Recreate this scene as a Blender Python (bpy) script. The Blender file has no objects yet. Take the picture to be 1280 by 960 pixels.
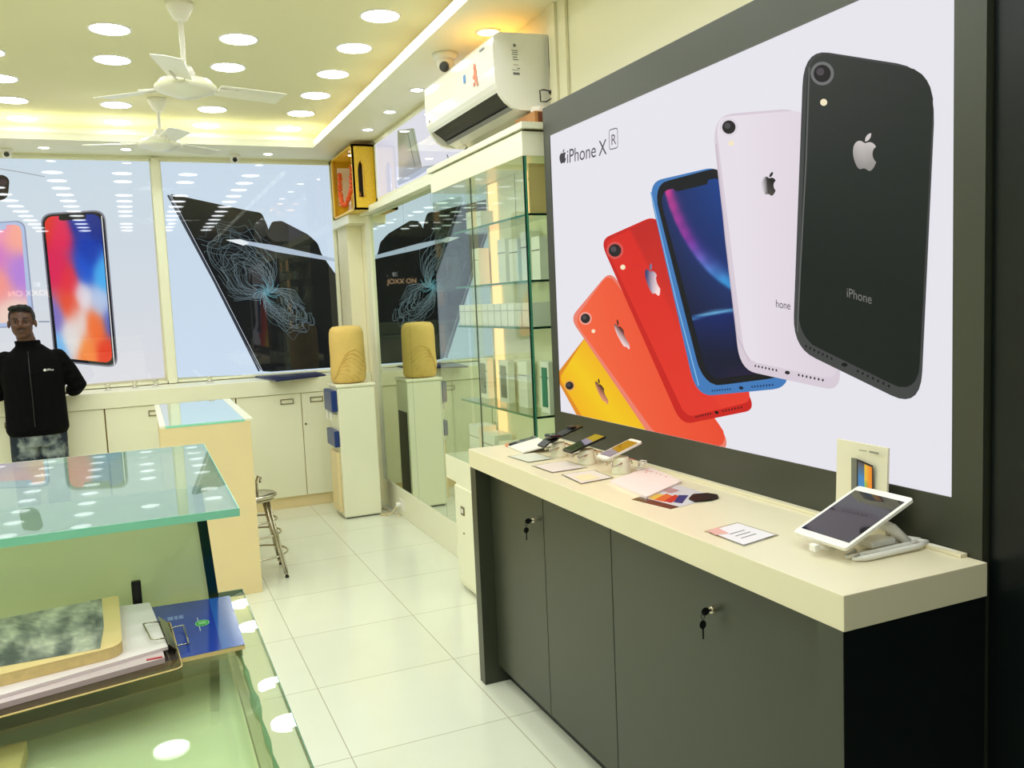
import bpy, bmesh, math, random
from mathutils import Vector, Matrix
random.seed(7)
PI = math.pi
SC = bpy.context.scene
COL = SC.collection

# ---------------------------------------------------------------- camera
CAMZ = 1.55
yaw, pitch, roll = 0.40982072, -0.09611962, -0.04410558
FPX = 1072.08
F = Vector((math.sin(yaw)*math.cos(pitch), math.cos(yaw)*math.cos(pitch), math.sin(pitch)))
R0 = Vector((math.cos(yaw), -math.sin(yaw), 0)); U0 = R0.cross(F)
RT = R0*math.cos(roll) + U0*math.sin(roll)
UP = -R0*math.sin(roll) + U0*math.cos(roll)
cd = bpy.data.cameras.new('camera'); cam = bpy.data.objects.new('camera', cd); COL.objects.link(cam)
cd.sensor_width = 36.0; cd.lens = 36.0*FPX/1280; cd.clip_start = 0.05; cd.clip_end = 100
m = Matrix((RT, UP, -F)).transposed().to_4x4(); m.translation = Vector((0, 0, CAMZ))
cam.matrix_world = m
SC.camera = cam
# ---------------------------------------------------------------- world, exposure
w = bpy.data.worlds.new('world'); SC.world = w; w.use_nodes = True
w.node_tree.nodes['Background'].inputs[0].default_value = (0.75, 0.8, 0.9, 1)
w.node_tree.nodes['Background'].inputs[1].default_value = 0.25
SC.view_settings.view_transform = 'Standard'; SC.view_settings.look = 'None'
SC.view_settings.exposure = 0.0; SC.view_settings.gamma = 1.0; SC.view_settings.use_curve_mapping = False
SC.cycles.use_denoising = True
SC.cycles.max_bounces = 10; SC.cycles.diffuse_bounces = 5; SC.cycles.glossy_bounces = 5
SC.cycles.transparent_max_bounces = 24; SC.cycles.transmission_bounces = 6
SC.cycles.sample_clamp_indirect = 6.0
LIGHT_L = 27.0          # ceiling downlight radiance
LIGHT_C = (0.95, 1.0, 1.03)
WARM_C = (1.0, 0.36, 0.09)
POSTER_E = 0.93         # light box strength
BACK_E = 1.02

# ---------------------------------------------------------------- helpers
def s2l(c):
    def f(v):
        v /= 255.0
        return v/12.92 if v <= 0.04045 else ((v+0.055)/1.055)**2.4
    return (f(c[0]), f(c[1]), f(c[2]), 1.0)

def mat(name, rgb, rough=0.5, metal=0.0, spec=0.5, coat=0.0, emit=0.0, ecol=None, noise=0.0, nscale=8.0, bump=0.0, bscale=60.0):
    m = bpy.data.materials.new(name); m.use_nodes = True
    nt = m.node_tree; b = nt.nodes['Principled BSDF']
    c = s2l(rgb)
    b.inputs['Base Color'].default_value = c
    b.inputs['Roughness'].default_value = rough; b.inputs['Metallic'].default_value = metal
    b.inputs['Specular IOR Level'].default_value = spec; b.inputs['Coat Weight'].default_value = coat
    b.inputs['Coat Roughness'].default_value = 0.03
    if emit > 0:
        b.inputs['Emission Color'].default_value = s2l(ecol or rgb); b.inputs['Emission Strength'].default_value = emit
    tc = None
    if noise > 0 or bump > 0:
        tc = nt.nodes.new('ShaderNodeTexCoord')
    if noise > 0:
        n = nt.nodes.new('ShaderNodeTexNoise'); n.inputs['Scale'].default_value = nscale; n.inputs['Detail'].default_value = 4
        nt.links.new(tc.outputs['Object'], n.inputs['Vector'])
        mx = nt.nodes.new('ShaderNodeMix'); mx.data_type = 'RGBA'
        mx.inputs[6].default_value = tuple(v*(1-noise) for v in c[:3])+(1,)
        mx.inputs[7].default_value = tuple(min(1, v*(1+noise)) for v in c[:3])+(1,)
        nt.links.new(n.outputs['Fac'], mx.inputs[0]); nt.links.new(mx.outputs[2], b.inputs['Base Color'])
    if bump > 0:
        n = nt.nodes.new('ShaderNodeTexNoise'); n.inputs['Scale'].default_value = bscale
        nt.links.new(tc.outputs['Object'], n.inputs['Vector'])
        bp = nt.nodes.new('ShaderNodeBump'); bp.inputs['Strength'].default_value = bump; bp.inputs['Distance'].default_value = 0.01
        nt.links.new(n.outputs['Fac'], bp.inputs['Height']); nt.links.new(bp.outputs[0], b.inputs['Normal'])
    return m

def glass(name, tint, ior=1.5, rough=0.0, haze=0.0, hazecol=(200, 220, 190)):
    """thin sheet glass: fresnel reflection over tinted transparency"""
    m = bpy.data.materials.new(name); m.use_nodes = True; nt = m.node_tree; nt.nodes.clear()
    o = nt.nodes.new('ShaderNodeOutputMaterial')
    t = nt.nodes.new('ShaderNodeBsdfTransparent'); t.inputs[0].default_value = s2l(tint)
    g = nt.nodes.new('ShaderNodeBsdfGlossy'); g.inputs['Roughness'].default_value = rough
    fr = nt.nodes.new('ShaderNodeFresnel'); fr.inputs[0].default_value = ior
    ge = nt.nodes.new('ShaderNodeNewGeometry'); mr = nt.nodes.new('ShaderNodeMapRange')
    mr.inputs['To Min'].default_value = ior; mr.inputs['To Max'].default_value = 1.0/ior
    nt.links.new(ge.outputs['Backfacing'], mr.inputs['Value']); nt.links.new(mr.outputs[0], fr.inputs[0])
    base = t.outputs[0]
    if haze > 0:
        d = nt.nodes.new('ShaderNodeBsdfDiffuse'); d.inputs[0].default_value = s2l(hazecol)
        tl = nt.nodes.new('ShaderNodeBsdfTranslucent'); tl.inputs[0].default_value = s2l(hazecol)
        ad = nt.nodes.new('ShaderNodeMixShader'); ad.inputs[0].default_value = 0.45
        nt.links.new(d.outputs[0], ad.inputs[1]); nt.links.new(tl.outputs[0], ad.inputs[2])
        mh = nt.nodes.new('ShaderNodeMixShader'); mh.inputs[0].default_value = haze
        nt.links.new(base, mh.inputs[1]); nt.links.new(ad.outputs[0], mh.inputs[2]); base = mh.outputs[0]
    mx = nt.nodes.new('ShaderNodeMixShader')
    nt.links.new(fr.outputs[0], mx.inputs[0]); nt.links.new(base, mx.inputs[1]); nt.links.new(g.outputs[0], mx.inputs[2])
    nt.links.new(mx.outputs[0], o.inputs[0])
    return m

def printed(name, strength, rough=0.35, spec=0.5):
    """backlit print: colour from the colour attribute of the artwork"""
    m = bpy.data.materials.new(name); m.use_nodes = True; nt = m.node_tree; b = nt.nodes['Principled BSDF']
    a = nt.nodes.new('ShaderNodeAttribute'); a.attribute_name = 'Col'
    b.inputs['Base Color'].default_value = (0.012, 0.012, 0.012, 1)
    nt.links.new(a.outputs['Color'], b.inputs['Emission Color']); b.inputs['Emission Strength'].default_value = strength
    b.inputs['Roughness'].default_value = rough; b.inputs['Specular IOR Level'].default_value = spec
    return m

def paperprint(name, rough=0.5):
    m = bpy.data.materials.new(name); m.use_nodes = True; nt = m.node_tree; b = nt.nodes['Principled BSDF']
    a = nt.nodes.new('ShaderNodeAttribute'); a.attribute_name = 'Col'
    nt.links.new(a.outputs['Color'], b.inputs['Base Color']); b.inputs['Roughness'].default_value = rough
    return m

class MB:
    def __init__(s):
        s.v = []; s.f = []; s.mi = []; s.sm = []; s.c = []
    def add(s, vs, fs, mi=0, smooth=False, cols=None):
        n = len(s.v); s.v += [tuple(p) for p in vs]
        s.c += (cols if cols else [(1, 1, 1, 1)]*len(vs))
        for f in fs:
            s.f.append([i+n for i in f]); s.mi.append(mi); s.sm.append(smooth)
        return s
    def box(s, x0, x1, y0, y1, z0, z1, mi=0, bev=0.0, M=None):
        bm = bmesh.new(); bmesh.ops.create_cube(bm, size=1)
        for v in bm.verts:
            v.co = Vector(((x0+x1)/2+v.co.x*(x1-x0), (y0+y1)/2+v.co.y*(y1-y0), (z0+z1)/2+v.co.z*(z1-z0)))
        if bev > 0:
            bmesh.ops.bevel(bm, geom=bm.edges[:], offset=bev, segments=2, affect='EDGES', profile=0.6)
        if M is not None: bmesh.ops.transform(bm, matrix=M, verts=bm.verts)
        return s.bm(bm, mi)
    def bm(s, bm, mi=0, smooth=False):
        bm.verts.index_update()
        s.add([v.co.copy() for v in bm.verts], [[v.index for v in f.verts] for f in bm.faces], mi, smooth); bm.free(); return s
    def cyl(s, p0, p1, r0, r1=None, seg=24, mi=0, caps=True, smooth=True):
        r1 = r0 if r1 is None else r1
        p0 = Vector(p0); p1 = Vector(p1); d = (p1-p0).normalized()
        a = d.orthogonal().normalized(); b = d.cross(a)
        vs = []
        for p, r in ((p0, r0), (p1, r1)):
            for i in range(seg):
                t = 2*PI*i/seg; vs.append(p+(a*math.cos(t)+b*math.sin(t))*r)
        s.add(vs, [[i, (i+1) % seg, seg+(i+1) % seg, seg+i] for i in range(seg)], mi, smooth)
        if caps:
            s.add(vs[:seg], [list(range(seg))[::-1]], mi); s.add(vs[seg:], [list(range(seg))], mi)
        return s
    def tube(s, pts, r, seg=8, mi=0, closed=False):
        pts = [Vector(p) for p in pts]; n = len(pts); vs = []; up = None
        for i, p in enumerate(pts):
            if closed: d = (pts[(i+1) % n]-pts[i-1]).normalized()
            else: d = (pts[min(i+1, n-1)]-pts[max(i-1, 0)]).normalized()
            if up is None: up = d.orthogonal().normalized()
            up = (up-d*up.dot(d)).normalized(); b = d.cross(up)
            rr = r[i] if isinstance(r, (list, tuple)) else r
            for k in range(seg):
                t = 2*PI*k/seg; vs.append(p+(up*math.cos(t)+b*math.sin(t))*rr)
        fs = []
        for i in range(n if closed else n-1):
            j = (i+1) % n
            for k in range(seg):
                fs.append([i*seg+k, i*seg+(k+1) % seg, j*seg+(k+1) % seg, j*seg+k])
        if not closed:
            fs.append(list(range(seg))[::-1]); fs.append([(n-1)*seg+k for k in range(seg)])
        return s.add(vs, fs, mi, True)
    def lathe(s, c, prof, seg=32, mi=0, smooth=True, axis='z'):
        """prof: list of (r, h)"""
        c = Vector(c); vs = []
        for r, h in prof:
            for k in range(seg):
                t = 2*PI*k/seg; x, y = r*math.cos(t), r*math.sin(t)
                vs.append(c+(Vector((x, y, h)) if axis == 'z' else Vector((h, x, y)) if axis == 'x' else Vector((x, h, y))))
        fs = []
        for i in range(len(prof)-1):
            for k in range(seg):
                fs.append([i*seg+k, i*seg+(k+1) % seg, (i+1)*seg+(k+1) % seg, (i+1)*seg+k])
        return s.add(vs, fs, mi, smooth)
    def prism(s, poly, vec, mi=0, smooth=False):
        n = len(poly); vec = Vector(vec); a = [Vector(p) for p in poly]; b = [p+vec for p in a]
        return s.add(a+b, [list(range(n))[::-1], [n+i for i in range(n)]]+[[i, (i+1) % n, n+(i+1) % n, n+i] for i in range(n)], mi, smooth)
    def ball(s, c, r, mi=0, sub=2, sc=(1, 1, 1)):
        bm = bmesh.new(); bmesh.ops.create_icosphere(bm, subdivisions=sub, radius=1)
        for v in bm.verts: v.co = Vector((c[0]+v.co.x*r*sc[0], c[1]+v.co.y*r*sc[1], c[2]+v.co.z*r*sc[2]))
        return s.bm(bm, mi, True)
    def build(s, name, mats, parent=None, fix=True):
        me = bpy.data.meshes.new(name); me.from_pydata(s.v, [], s.f)
        for m in (mats if isinstance(mats, (list, tuple)) else [mats]): me.materials.append(m)
        me.polygons.foreach_set('material_index', s.mi); me.polygons.foreach_set('use_smooth', s.sm)
        if any(c != (1, 1, 1, 1) for c in s.c):
            ca = me.color_attributes.new('Col', 'FLOAT_COLOR', 'POINT')
            for i, c in enumerate(s.c): ca.data[i].color = c
        if fix:
            bm = bmesh.new(); bm.from_mesh(me); bmesh.ops.recalc_face_normals(bm, faces=bm.faces); bm.to_mesh(me); bm.free()
        me.update()
        o = bpy.data.objects.new(name, me); COL.objects.link(o)
        if parent: par(o, parent)
        return o

def par(o, p):
    o.parent = p
    o.matrix_parent_inverse = Matrix.Translation(-p.location) if p.parent is None else Matrix.Identity(4)

def thing(name, label, cat, loc=(0, 0, 0), group=None):
    o = bpy.data.objects.new(name, None); COL.objects.link(o); o.location = loc; o.empty_display_size = 0.05
    return tag(o, label, cat, group)
def tag(o, label, cat, group=None):
    o['label'] = label; o['category'] = cat
    if group: o['group'] = group
    return o
def struct(o, label=None):
    o['kind'] = 'structure'
    if label: o['label'] = label
    return o
def one(name, mb, m, label, cat, group=None): return tag(mb.build(name, m), label, cat, group)
def dup(root, delta, label, group=None):
    r = root.copy(); COL.objects.link(r); r.location = root.location+Vector(delta); r['label'] = label
    if group: r['group'] = group
    def rec(src, dst):
        for ch in list(src.children):
            c = ch.copy(); COL.objects.link(c); c.parent = dst; c.matrix_parent_inverse = ch.matrix_parent_inverse.copy(); rec(ch, c)
    rec(root, r)
    return r

def ray(px, py): return F+RT*((px-640)/FPX)-UP*((py-480)/FPX)
def at(px, py, ax, val):
    """point of the plane axis=val seen at this place in the photo (used to take measurements)"""
    d = ray(px, py); o = Vector((0, 0, CAMZ)); return o+d*((val-o[ax])/d[ax])

# --- flat printed artwork lying in a wall plane
class Art:
    def __init__(s, ax, val, step, clip=None):
        s.ax = ax; s.val = val; s.step = step; s.clip = clip; s.mb = MB()
        s.a, s.b = [i for i in range(3) if i != ax]
    def p2(s, px, py):
        q = at(px, py, s.ax, s.val); return (q[s.a], q[s.b])
    def p3(s, ab, layer):
        q = [0, 0, 0]; q[s.ax] = s.val+s.step*layer; q[s.a] = ab[0]; q[s.b] = ab[1]; return Vector(q)
    def clipped(s, P):
        if not s.clip: return P
        a0, a1, b0, b1 = s.clip
        for k, lim, sg in ((0, a0, 1), (0, a1, -1), (1, b0, 1), (1, b1, -1)):
            out = []
            for i in range(len(P)):
                p, q = P[i-1], P[i]; ip = (p[k]-lim)*sg >= 0; iq = (q[k]-lim)*sg >= 0
                if ip != iq:
                    t = (lim-p[k])/(q[k]-p[k]); out.append((p[0]+t*(q[0]-p[0]), p[1]+t*(q[1]-p[1])))
                if iq: out.append(q)
            P = out
            if not P: return P
        return P
    def poly2(s, P, rgb, layer, clip=True):
        if clip: P = s.clipped(P)
        if len(P) >= 3: s.mb.add([s.p3(p, layer) for p in P], [list(range(len(P)))], 0, False, [s2l(rgb)]*len(P))
    def rpoly(s, pts, rgb, layer, r=0.0, px=True, seg=7):
        P = [s.p2(*p) for p in pts] if px else pts
        s.poly2(rounded(P, r, seg), rgb, layer)
    def quad(s, pts, fn, layer, r=0.0, nu=14, nv=28):
        """rounded panel whose colour is a function of (u, v); pts tl,tr,br,bl"""
        tl, tr, br, bl = [Vector(s.p2(*p)) for p in pts]
        W = ((tr-tl).length+(br-bl).length)/2; H = ((bl-tl).length+(br-tr).length)/2
        vs = []; cs = []
        for j in range(nv+1):
            for i in range(nu+1):
                x = W*i/nu; y = H*j/nv
                cx = min(max(x, r), W-r); cy = min(max(y, r), H-r)
                dx, dy = x-cx, y-cy; L = max(abs(dx), abs(dy)); D = math.hypot(dx, dy)
                if D > 0: x, y = cx+dx/D*L, cy+dy/D*L
                u, v = x/W, y/H
                p = (tl*(1-u)+tr*u)*(1-v)+(bl*(1-u)+br*u)*v
                if s.clip:
                    p = Vector((min(max(p[0], s.clip[0]), s.clip[1]), min(max(p[1], s.clip[2]), s.clip[3])))
                vs.append(s.p3(p, layer)); cs.append(s2l(fn(u, v)))
        s.mb.add(vs, [[j*(nu+1)+i, j*(nu+1)+i+1, (j+1)*(nu+1)+i+1, (j+1)*(nu+1)+i] for j in range(nv) for i in range(nu)], 0, False, cs)
    def ell(s, px, py, rx, rgb, layer, ry=None, n=20):
        c = s.p2(px, py); ex = s.p2(px+rx, py); ey = s.p2(px, py-(ry or rx))
        P = [(c[0]+(ex[0]-c[0])*math.cos(t)+(ey[0]-c[0])*math.sin(t), c[1]+(ex[1]-c[1])*math.cos(t)+(ey[1]-c[1])*math.sin(t)) for t in [2*PI*i/n for i in range(n)]]
        s.poly2(P, rgb, layer)
    def dot(s, c, r, rgb, layer, k=1.0, n=14):
        s.poly2([(c[0]+r*math.cos(2*PI*i/n), c[1]+k*r*math.sin(2*PI*i/n)) for i in range(n)], rgb, layer)
    def ribbon(s, pts, w, rgb, layer, px=True, closed=False):
        P = [Vector(s.p2(*p)) if px else Vector(p) for p in pts]; n = len(P); vs = []
        for i in range(n):
            d = (P[min(i+1, n-1)]-P[max(i-1, 0)]) if not closed else P[(i+1) % n]-P[i-1]
            if d.length == 0: d = Vector((1, 0))
            d.normalize(); nn = Vector((-d[1], d[0]))*w/2
            vs += [s.p3(P[i]+nn, layer), s.p3(P[i]-nn, layer)]
        s.mb.add(vs, [[2*i, 2*i+1, (2*((i+1) % n))+1, 2*((i+1) % n)] for i in range(n if closed else n-1)], 0, False, [s2l(rgb)]*len(vs))
    def shape(s, polys, c, r, u, fn, layer):
        """polys in unit coordinates, mapped by three photo points: centre, +1 right, +1 up"""
        C = Vector(s.p2(*c)); X = Vector(s.p2(*r))-C; Y = Vector(s.p2(*u))-C
        for P in polys:
            Q = [C+X*p[0]+Y*p[1] for p in P]
            s.mb.add([s.p3(q, layer) for q in Q], [list(range(len(Q)))], 0, False, [s2l(fn(p[0], p[1]) if callable(fn) else fn) for p in P])
    def text(s, txt, p0, p1, ptop, rgb, layer, flip=False):
        """txt fitted between two photo points along its baseline; ptop = cap height over p0"""
        vs, fs = text_mesh(txt)
        w = max(v[0] for v in vs); C = Vector(s.p2(*p0)); X = (Vector(s.p2(*p1))-C)/w; Y = (Vector(s.p2(*ptop))-C)/0.72
        s.mb.add([s.p3(C+X*v[0]+Y*v[1], layer) for v in vs], fs, 0, False, [s2l(rgb)]*len(vs))
    def build(s, name, m, parent): return s.mb.build(name, m, parent, fix=False)

def rounded(P, r, seg=7):
    if not isinstance(r, (list, tuple)): r = [r]*len(P)
    out = []; n = len(P)
    for i in range(n):
        a, b, c = Vector(P[i-1]), Vector(P[i]), Vector(P[(i+1) % n])
        if r[i] <= 0: out.append(tuple(b)); continue
        k = min(r[i], (a-b).length*0.49, (c-b).length*0.49)
        s0 = b+(a-b).normalized()*k; s1 = b+(c-b).normalized()*k
        for t in range(seg+1):
            t /= seg; out.append(tuple(s0*(1-t)**2+b*2*t*(1-t)+s1*t*t))
    return out

_tc = {}
def text_mesh(txt):
    if txt in _tc: return _tc[txt]
    cu = bpy.data.curves.new('lettering', 'FONT'); cu.body = txt; cu.size = 1.0
    o = bpy.data.objects.new('lettering', cu); COL.objects.link(o)
    bpy.context.view_layer.update()
    me = bpy.data.meshes.new_from_object(o.evaluated_get(bpy.context.evaluated_depsgraph_get()))
    vs = [(v.co.x, v.co.y) for v in me.vertices]; fs = [list(p.vertices) for p in me.polygons]
    x0 = min(v[0] for v in vs); vs = [(x-x0, y) for x, y in vs]
    bpy.data.objects.remove(o); bpy.data.curves.remove(cu); bpy.data.meshes.remove(me)
    _tc[txt] = (vs, fs); return vs, fs

def fruit():
    """apple outline with a bite and a leaf, unit height, centred"""
    body = [('M', 318.7, 268.7), ('c', -.2, -36.7, 16.4, -64.4, 50, -84.8), ('c', -18.8, -26.9, -47.2, -41.7, -84.7, -44.6), ('c', -35.5, -2.8, -74.3, 20.7, -88.5, 20.7),
            ('c', -15, 0, -49.4, -19.7, -76.4, -19.7), ('C', 63.3, 141.2, 4, 184.8, 4, 273.5), ('q', 0, 39.3, 14.4, 81.2), ('c', 12.8, 36.7, 59, 126.7, 107.2, 125.2),
            ('c', 25.2, -.6, 43, -17.9, 75.8, -17.9), ('c', 31.8, 0, 48.3, 17.9, 76.4, 17.9), ('c', 48.6, -.7, 90.4, -82.5, 102.6, -119.3), ('c', -65.2, -30.7, -61.7, -90, -61.7, -91.9)]
    leaf = [('M', 262.1, 104.5), ('c', 27.3, -32.4, 24.8, -61.9, 24, -72.5), ('c', -24.1, 1.4, -52, 16.4, -67.9, 34.9), ('c', -17.5, 19.8, -27.8, 44.3, -25.6, 71.9), ('c', 26.1, 2, 49.9, -11.4, 69.5, -34.3)]
    out = []
    for path in (body, leaf):
        P = []; cur = Vector((0, 0))
        for c in path:
            if c[0] == 'M': cur = Vector(c[1:3]); continue
            v = [Vector(c[i:i+2]) for i in range(1, len(c), 2)]
            if c[0] in 'cq': v = [cur+q for q in v]
            for t in range(6):
                t /= 6
                if len(v) == 3: p = cur*(1-t)**3+v[0]*3*t*(1-t)**2+v[1]*3*t*t*(1-t)+v[2]*t**3
                else: p = cur*(1-t)**2+v[0]*2*t*(1-t)+v[1]*t*t
                P.append(((p.x-190)/450, -(p.y-256)/450))
            cur = v[-1]
        out.append(P)
    return out
FRUIT = fruit()
def lerp(a, b, t): t = max(0, min(1, t)); return tuple(a[i]+(b[i]-a[i])*t for i in range(3))
def blobs(pts, sharp=3.0):
    """smooth blend of coloured points (u, v, weight, rgb)"""
    def fn(u, v):
        W = 0; c = [0, 0, 0]
        for (a, b, wgt, rgb) in pts:
            k = wgt/(((u-a)**2+((v-b)*1.6)**2)**(sharp/2)+1e-4); W += k
            for i in range(3): c[i] += rgb[i]*k
        return tuple(x/W for x in c)
    return fn

# ---------------------------------------------------------------- materials
M = {}
M['wall'] = mat('cream_wall', (238, 232, 200), 0.6, noise=0.03, nscale=3)
M['ceiling'] = mat('ceiling_paint', (224, 220, 182), 0.75, noise=0.02, nscale=2)
M['soffit'] = mat('soffit_paint', (238, 236, 208), 0.5, noise=0.02)
M['lam'] = mat('cream_laminate', (240, 239, 212), 0.32, noise=0.015, nscale=5)
M['worktop'] = mat('cream_worktop', (232, 223, 190), 0.32, noise=0.015, nscale=5)
M['lam2'] = mat('warm_cream_laminate', (234, 214, 164), 0.42, noise=0.02, nscale=4)
M['dark'] = mat('dark_grey_laminate', (54, 57, 44), 0.36, noise=0.05, nscale=6)
M['darker'] = mat('black_laminate', (13, 19, 19), 0.30, spec=0.3, noise=0.05, nscale=6)
M['joint'] = mat('dark_joint', (70, 62, 45), 0.8)
M['steel'] = mat('steel', (200, 192, 175), 0.22, 1.0)
M['chrome'] = mat('chrome', (225, 222, 215), 0.12, 1.0)
M['brass'] = mat('dull_metal', (150, 138, 110), 0.35, 1.0)
M['white'] = mat('white_plastic', (240, 238, 228), 0.3)
M['acwhite'] = mat('glossy_white_plastic', (238, 236, 224), 0.12, coat=0.3)
M['grey'] = mat('grey_plastic', (120, 120, 115), 0.4)
M['black'] = mat('black_plastic', (7, 7, 8), 0.4)
M['screen'] = mat('dark_screen', (22, 20, 24), 0.06, coat=0.6)
M['mirror'] = mat('mirror_silver', (226, 236, 222), 0.0, 1.0)
M['glass_clear'] = glass('clear_glass', (248, 252, 247))
M['glass_green'] = glass('green_glass', (243, 248, 237))
M['glass_top'] = glass('greenish_top_glass', (236, 245, 238), ior=1.6, haze=0.28, hazecol=(206, 238, 226))
M['edge'] = mat('green_glass_edge', (150, 226, 196), 0.2, emit=0.0)
M['edge_dark'] = mat('dark_green_glass_edge', (14, 48, 38), 0.15)
M['edge_mid'] = mat('sea_green_glass_edge', (60, 130, 100), 0.2)
M['acrylic'] = glass('acrylic', (244, 244, 240), rough=0.03)
M['gold'] = mat('golden_pattern', (244, 190, 40), 0.35, noise=0.3, nscale=60)
M['yellowcloth'] = mat('yellow_cloth', (224, 190, 108), 0.85, noise=0.06, nscale=12, bump=0.3, bscale=30)
M['bluep'] = mat('blue_plastic', (22, 52, 120), 0.3)
M['wood'] = mat('wood_box', (186, 130, 72), 0.6, noise=0.15, nscale=14)
M['tan'] = mat('tan_card', (230, 200, 136), 0.7, noise=0.06)
M['lens'] = mat('lens_glass', (6, 6, 8), 0.05, coat=1.0)
M['paper'] = mat('white_paper', (240, 232, 222), 0.7)
M['box_white'] = mat('white_carton', (236, 238, 228), 0.4)
def emis(name, rgb, st):
    m = bpy.data.materials.new(name); m.use_nodes = True; nt = m.node_tree; nt.nodes.clear()
    o = nt.nodes.new('ShaderNodeOutputMaterial'); e = nt.nodes.new('ShaderNodeEmission')
    e.inputs[0].default_value = tuple(rgb)+(1,); e.inputs[1].default_value = st
    nt.links.new(e.outputs[0], o.inputs[0]); return m
M['lamp'] = emis('downlight_glow', LIGHT_C, LIGHT_L)
M['warm'] = emis('warm_led_glow', WARM_C, 1.4)
M['warmspot'] = emis('warm_spot_glow', (1.0, 0.50, 0.12), 40.0)
M['strip'] = emis('cabinet_led_glow', (1.0, 0.56, 0.24), 2.0)
M['print'] = printed('lightbox_print', POSTER_E, 0.6, 0.05)
M['backprint'] = printed('glazed_lightbox_print', BACK_E, 0.02, 0.6)
M['paperprint'] = paperprint('printed_paper', 0.4)
M['glossprint'] = paperprint('glossy_printed_cover', 0.12)

def floor_mat():
    m = bpy.data.materials.new('polished_floor_tiles'); m.use_nodes = True; nt = m.node_tree; b = nt.nodes['Principled BSDF']
    tc = nt.nodes.new('ShaderNodeTexCoord'); mp = nt.nodes.new('ShaderNodeMapping')
    mp.inputs['Location'].default_value = (-0.57+0.594*40, -2.85+0.606*40, 0)
    nt.links.new(tc.outputs['Object'], mp.inputs[0])
    br = nt.nodes.new('ShaderNodeTexBrick'); br.offset = 0.0; br.inputs['Scale'].default_value = 1.0
    br.inputs['Brick Width'].default_value = 0.594; br.inputs['Row Height'].default_value = 0.606
    br.inputs['Mortar Size'].default_value = 0.0022; br.inputs['Mortar Smooth'].default_value = 0.2
    br.inputs['Color1'].default_value = s2l((232, 234, 214)); br.inputs['Color2'].default_value = s2l((229, 231, 210))
    br.inputs['Mortar'].default_value = s2l((186, 180, 150))
    nt.links.new(mp.outputs[0], br.inputs['Vector'])
    n = nt.nodes.new('ShaderNodeTexNoise'); n.inputs['Scale'].default_value = 3.5; n.inputs['Detail'].default_value = 6
    nt.links.new(tc.outputs['Object'], n.inputs['Vector'])
    mx = nt.nodes.new('ShaderNodeMix'); mx.data_type = 'RGBA'; mx.blend_type = 'MULTIPLY'; mx.inputs[0].default_value = 0.07
    nt.links.new(br.outputs['Color'], mx.inputs[6]); nt.links.new(n.outputs['Fac'], mx.inputs[7])
    nt.links.new(mx.outputs[2], b.inputs['Base Color'])
    b.inputs['Roughness'].default_value = 0.14; b.inputs['Specular IOR Level'].default_value = 0.5
    return m
M['floor'] = floor_mat()

# ---------------------------------------------------------------- room shell
XL, XR, YB, YF = -3.0, 1.718, 7.26, -2.6
XP = 1.582; ZS = 2.775; ZC = 2.95
struct(MB().box(XL-0.1, XR+0.3, YF-0.1, YB+0.1, -0.1, 0).build('floor', M['floor']), 'polished cream floor tiles')
struct(MB().box(XL-0.1, XR+0.3, YF-0.1, YB+0.1, ZC, ZC+0.1).build('ceiling', M['ceiling']), 'plain cream ceiling')
struct(MB().box(XL-0.1, XR+0.3, YB, YB+0.1, 0, ZC).build('wall_back', M['wall']))
struct(MB().box(XL-0.1, XL, YF, YB, 0, ZC).build('wall_left', M['wall']))
struct(MB().box(XL-0.1, XR+0.3, YF-0.1, YF, 0, ZC).build('wall_front', mat('night_shopfront_glass', (14, 16, 18), 0.15)))
struct(MB().box(XR, XR+0.1, 1.215, YB, 0, ZC).build('wall_right', M['wall']))
struct(MB().box(1.60, XR+0.1, YF, 1.2125, 0, ZC).build('wall_right_near', M['darker']), 'near black laminated wall beside the picture panel')
# dropped soffit round the ceiling, with a lip and a lit trough
LX, LY = 1.353, 6.68
so = MB()
so.box(LX, XR, YF, YB, ZS, ZS+0.012)
so.box(XL, LX, LY, YB, ZS, ZS+0.012)
so.box(LX-0.012, LX-0.0003, YF, LY-0.012, ZS-0.001, ZS+0.05)
so.box(XL, LX-0.0003, LY-0.0123, LY-0.0003, ZS-0.001, ZS+0.05)
struct(so.build('ceiling_soffit', M['soffit']), 'dropped ceiling border with raised lip')
rw = MB()
rw.box(1.47, 1.49, YF, 7.06, ZS+0.012, ZC); rw.box(XL, 1.49, 7.06, 7.08, ZS+0.012, ZC)
struct(rw.build('ceiling_cove', M['soffit']), 'inner upright of the lit ceiling cove')
led = thing('cove_led_strip', 'warm glowing strip light hidden along the ceiling cove', 'light', (1.44, 3, ZS+0.02))
for i, (a, b) in enumerate(((-2.4, 0.7), (0.7, 3.8), (3.8, 6.95))):
    MB().box(1.44, 1.452, a, b, ZS+0.014, ZS+0.022).build('led_strip', M['warm'], led)
for a, b in ((-2.9, -0.75), (-0.75, 1.44)):
    MB().box(a, b, 7.03, 7.042, ZS+0.014, ZS+0.022).build('led_strip', M['warm'], led)
# frame strip where the soffit meets the back pictures
struct(MB().box(XL, 1.60, 7.225, 7.26, 2.752, ZS).build('trim_1', M['lam']), 'cream trim over the back pictures')

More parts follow.
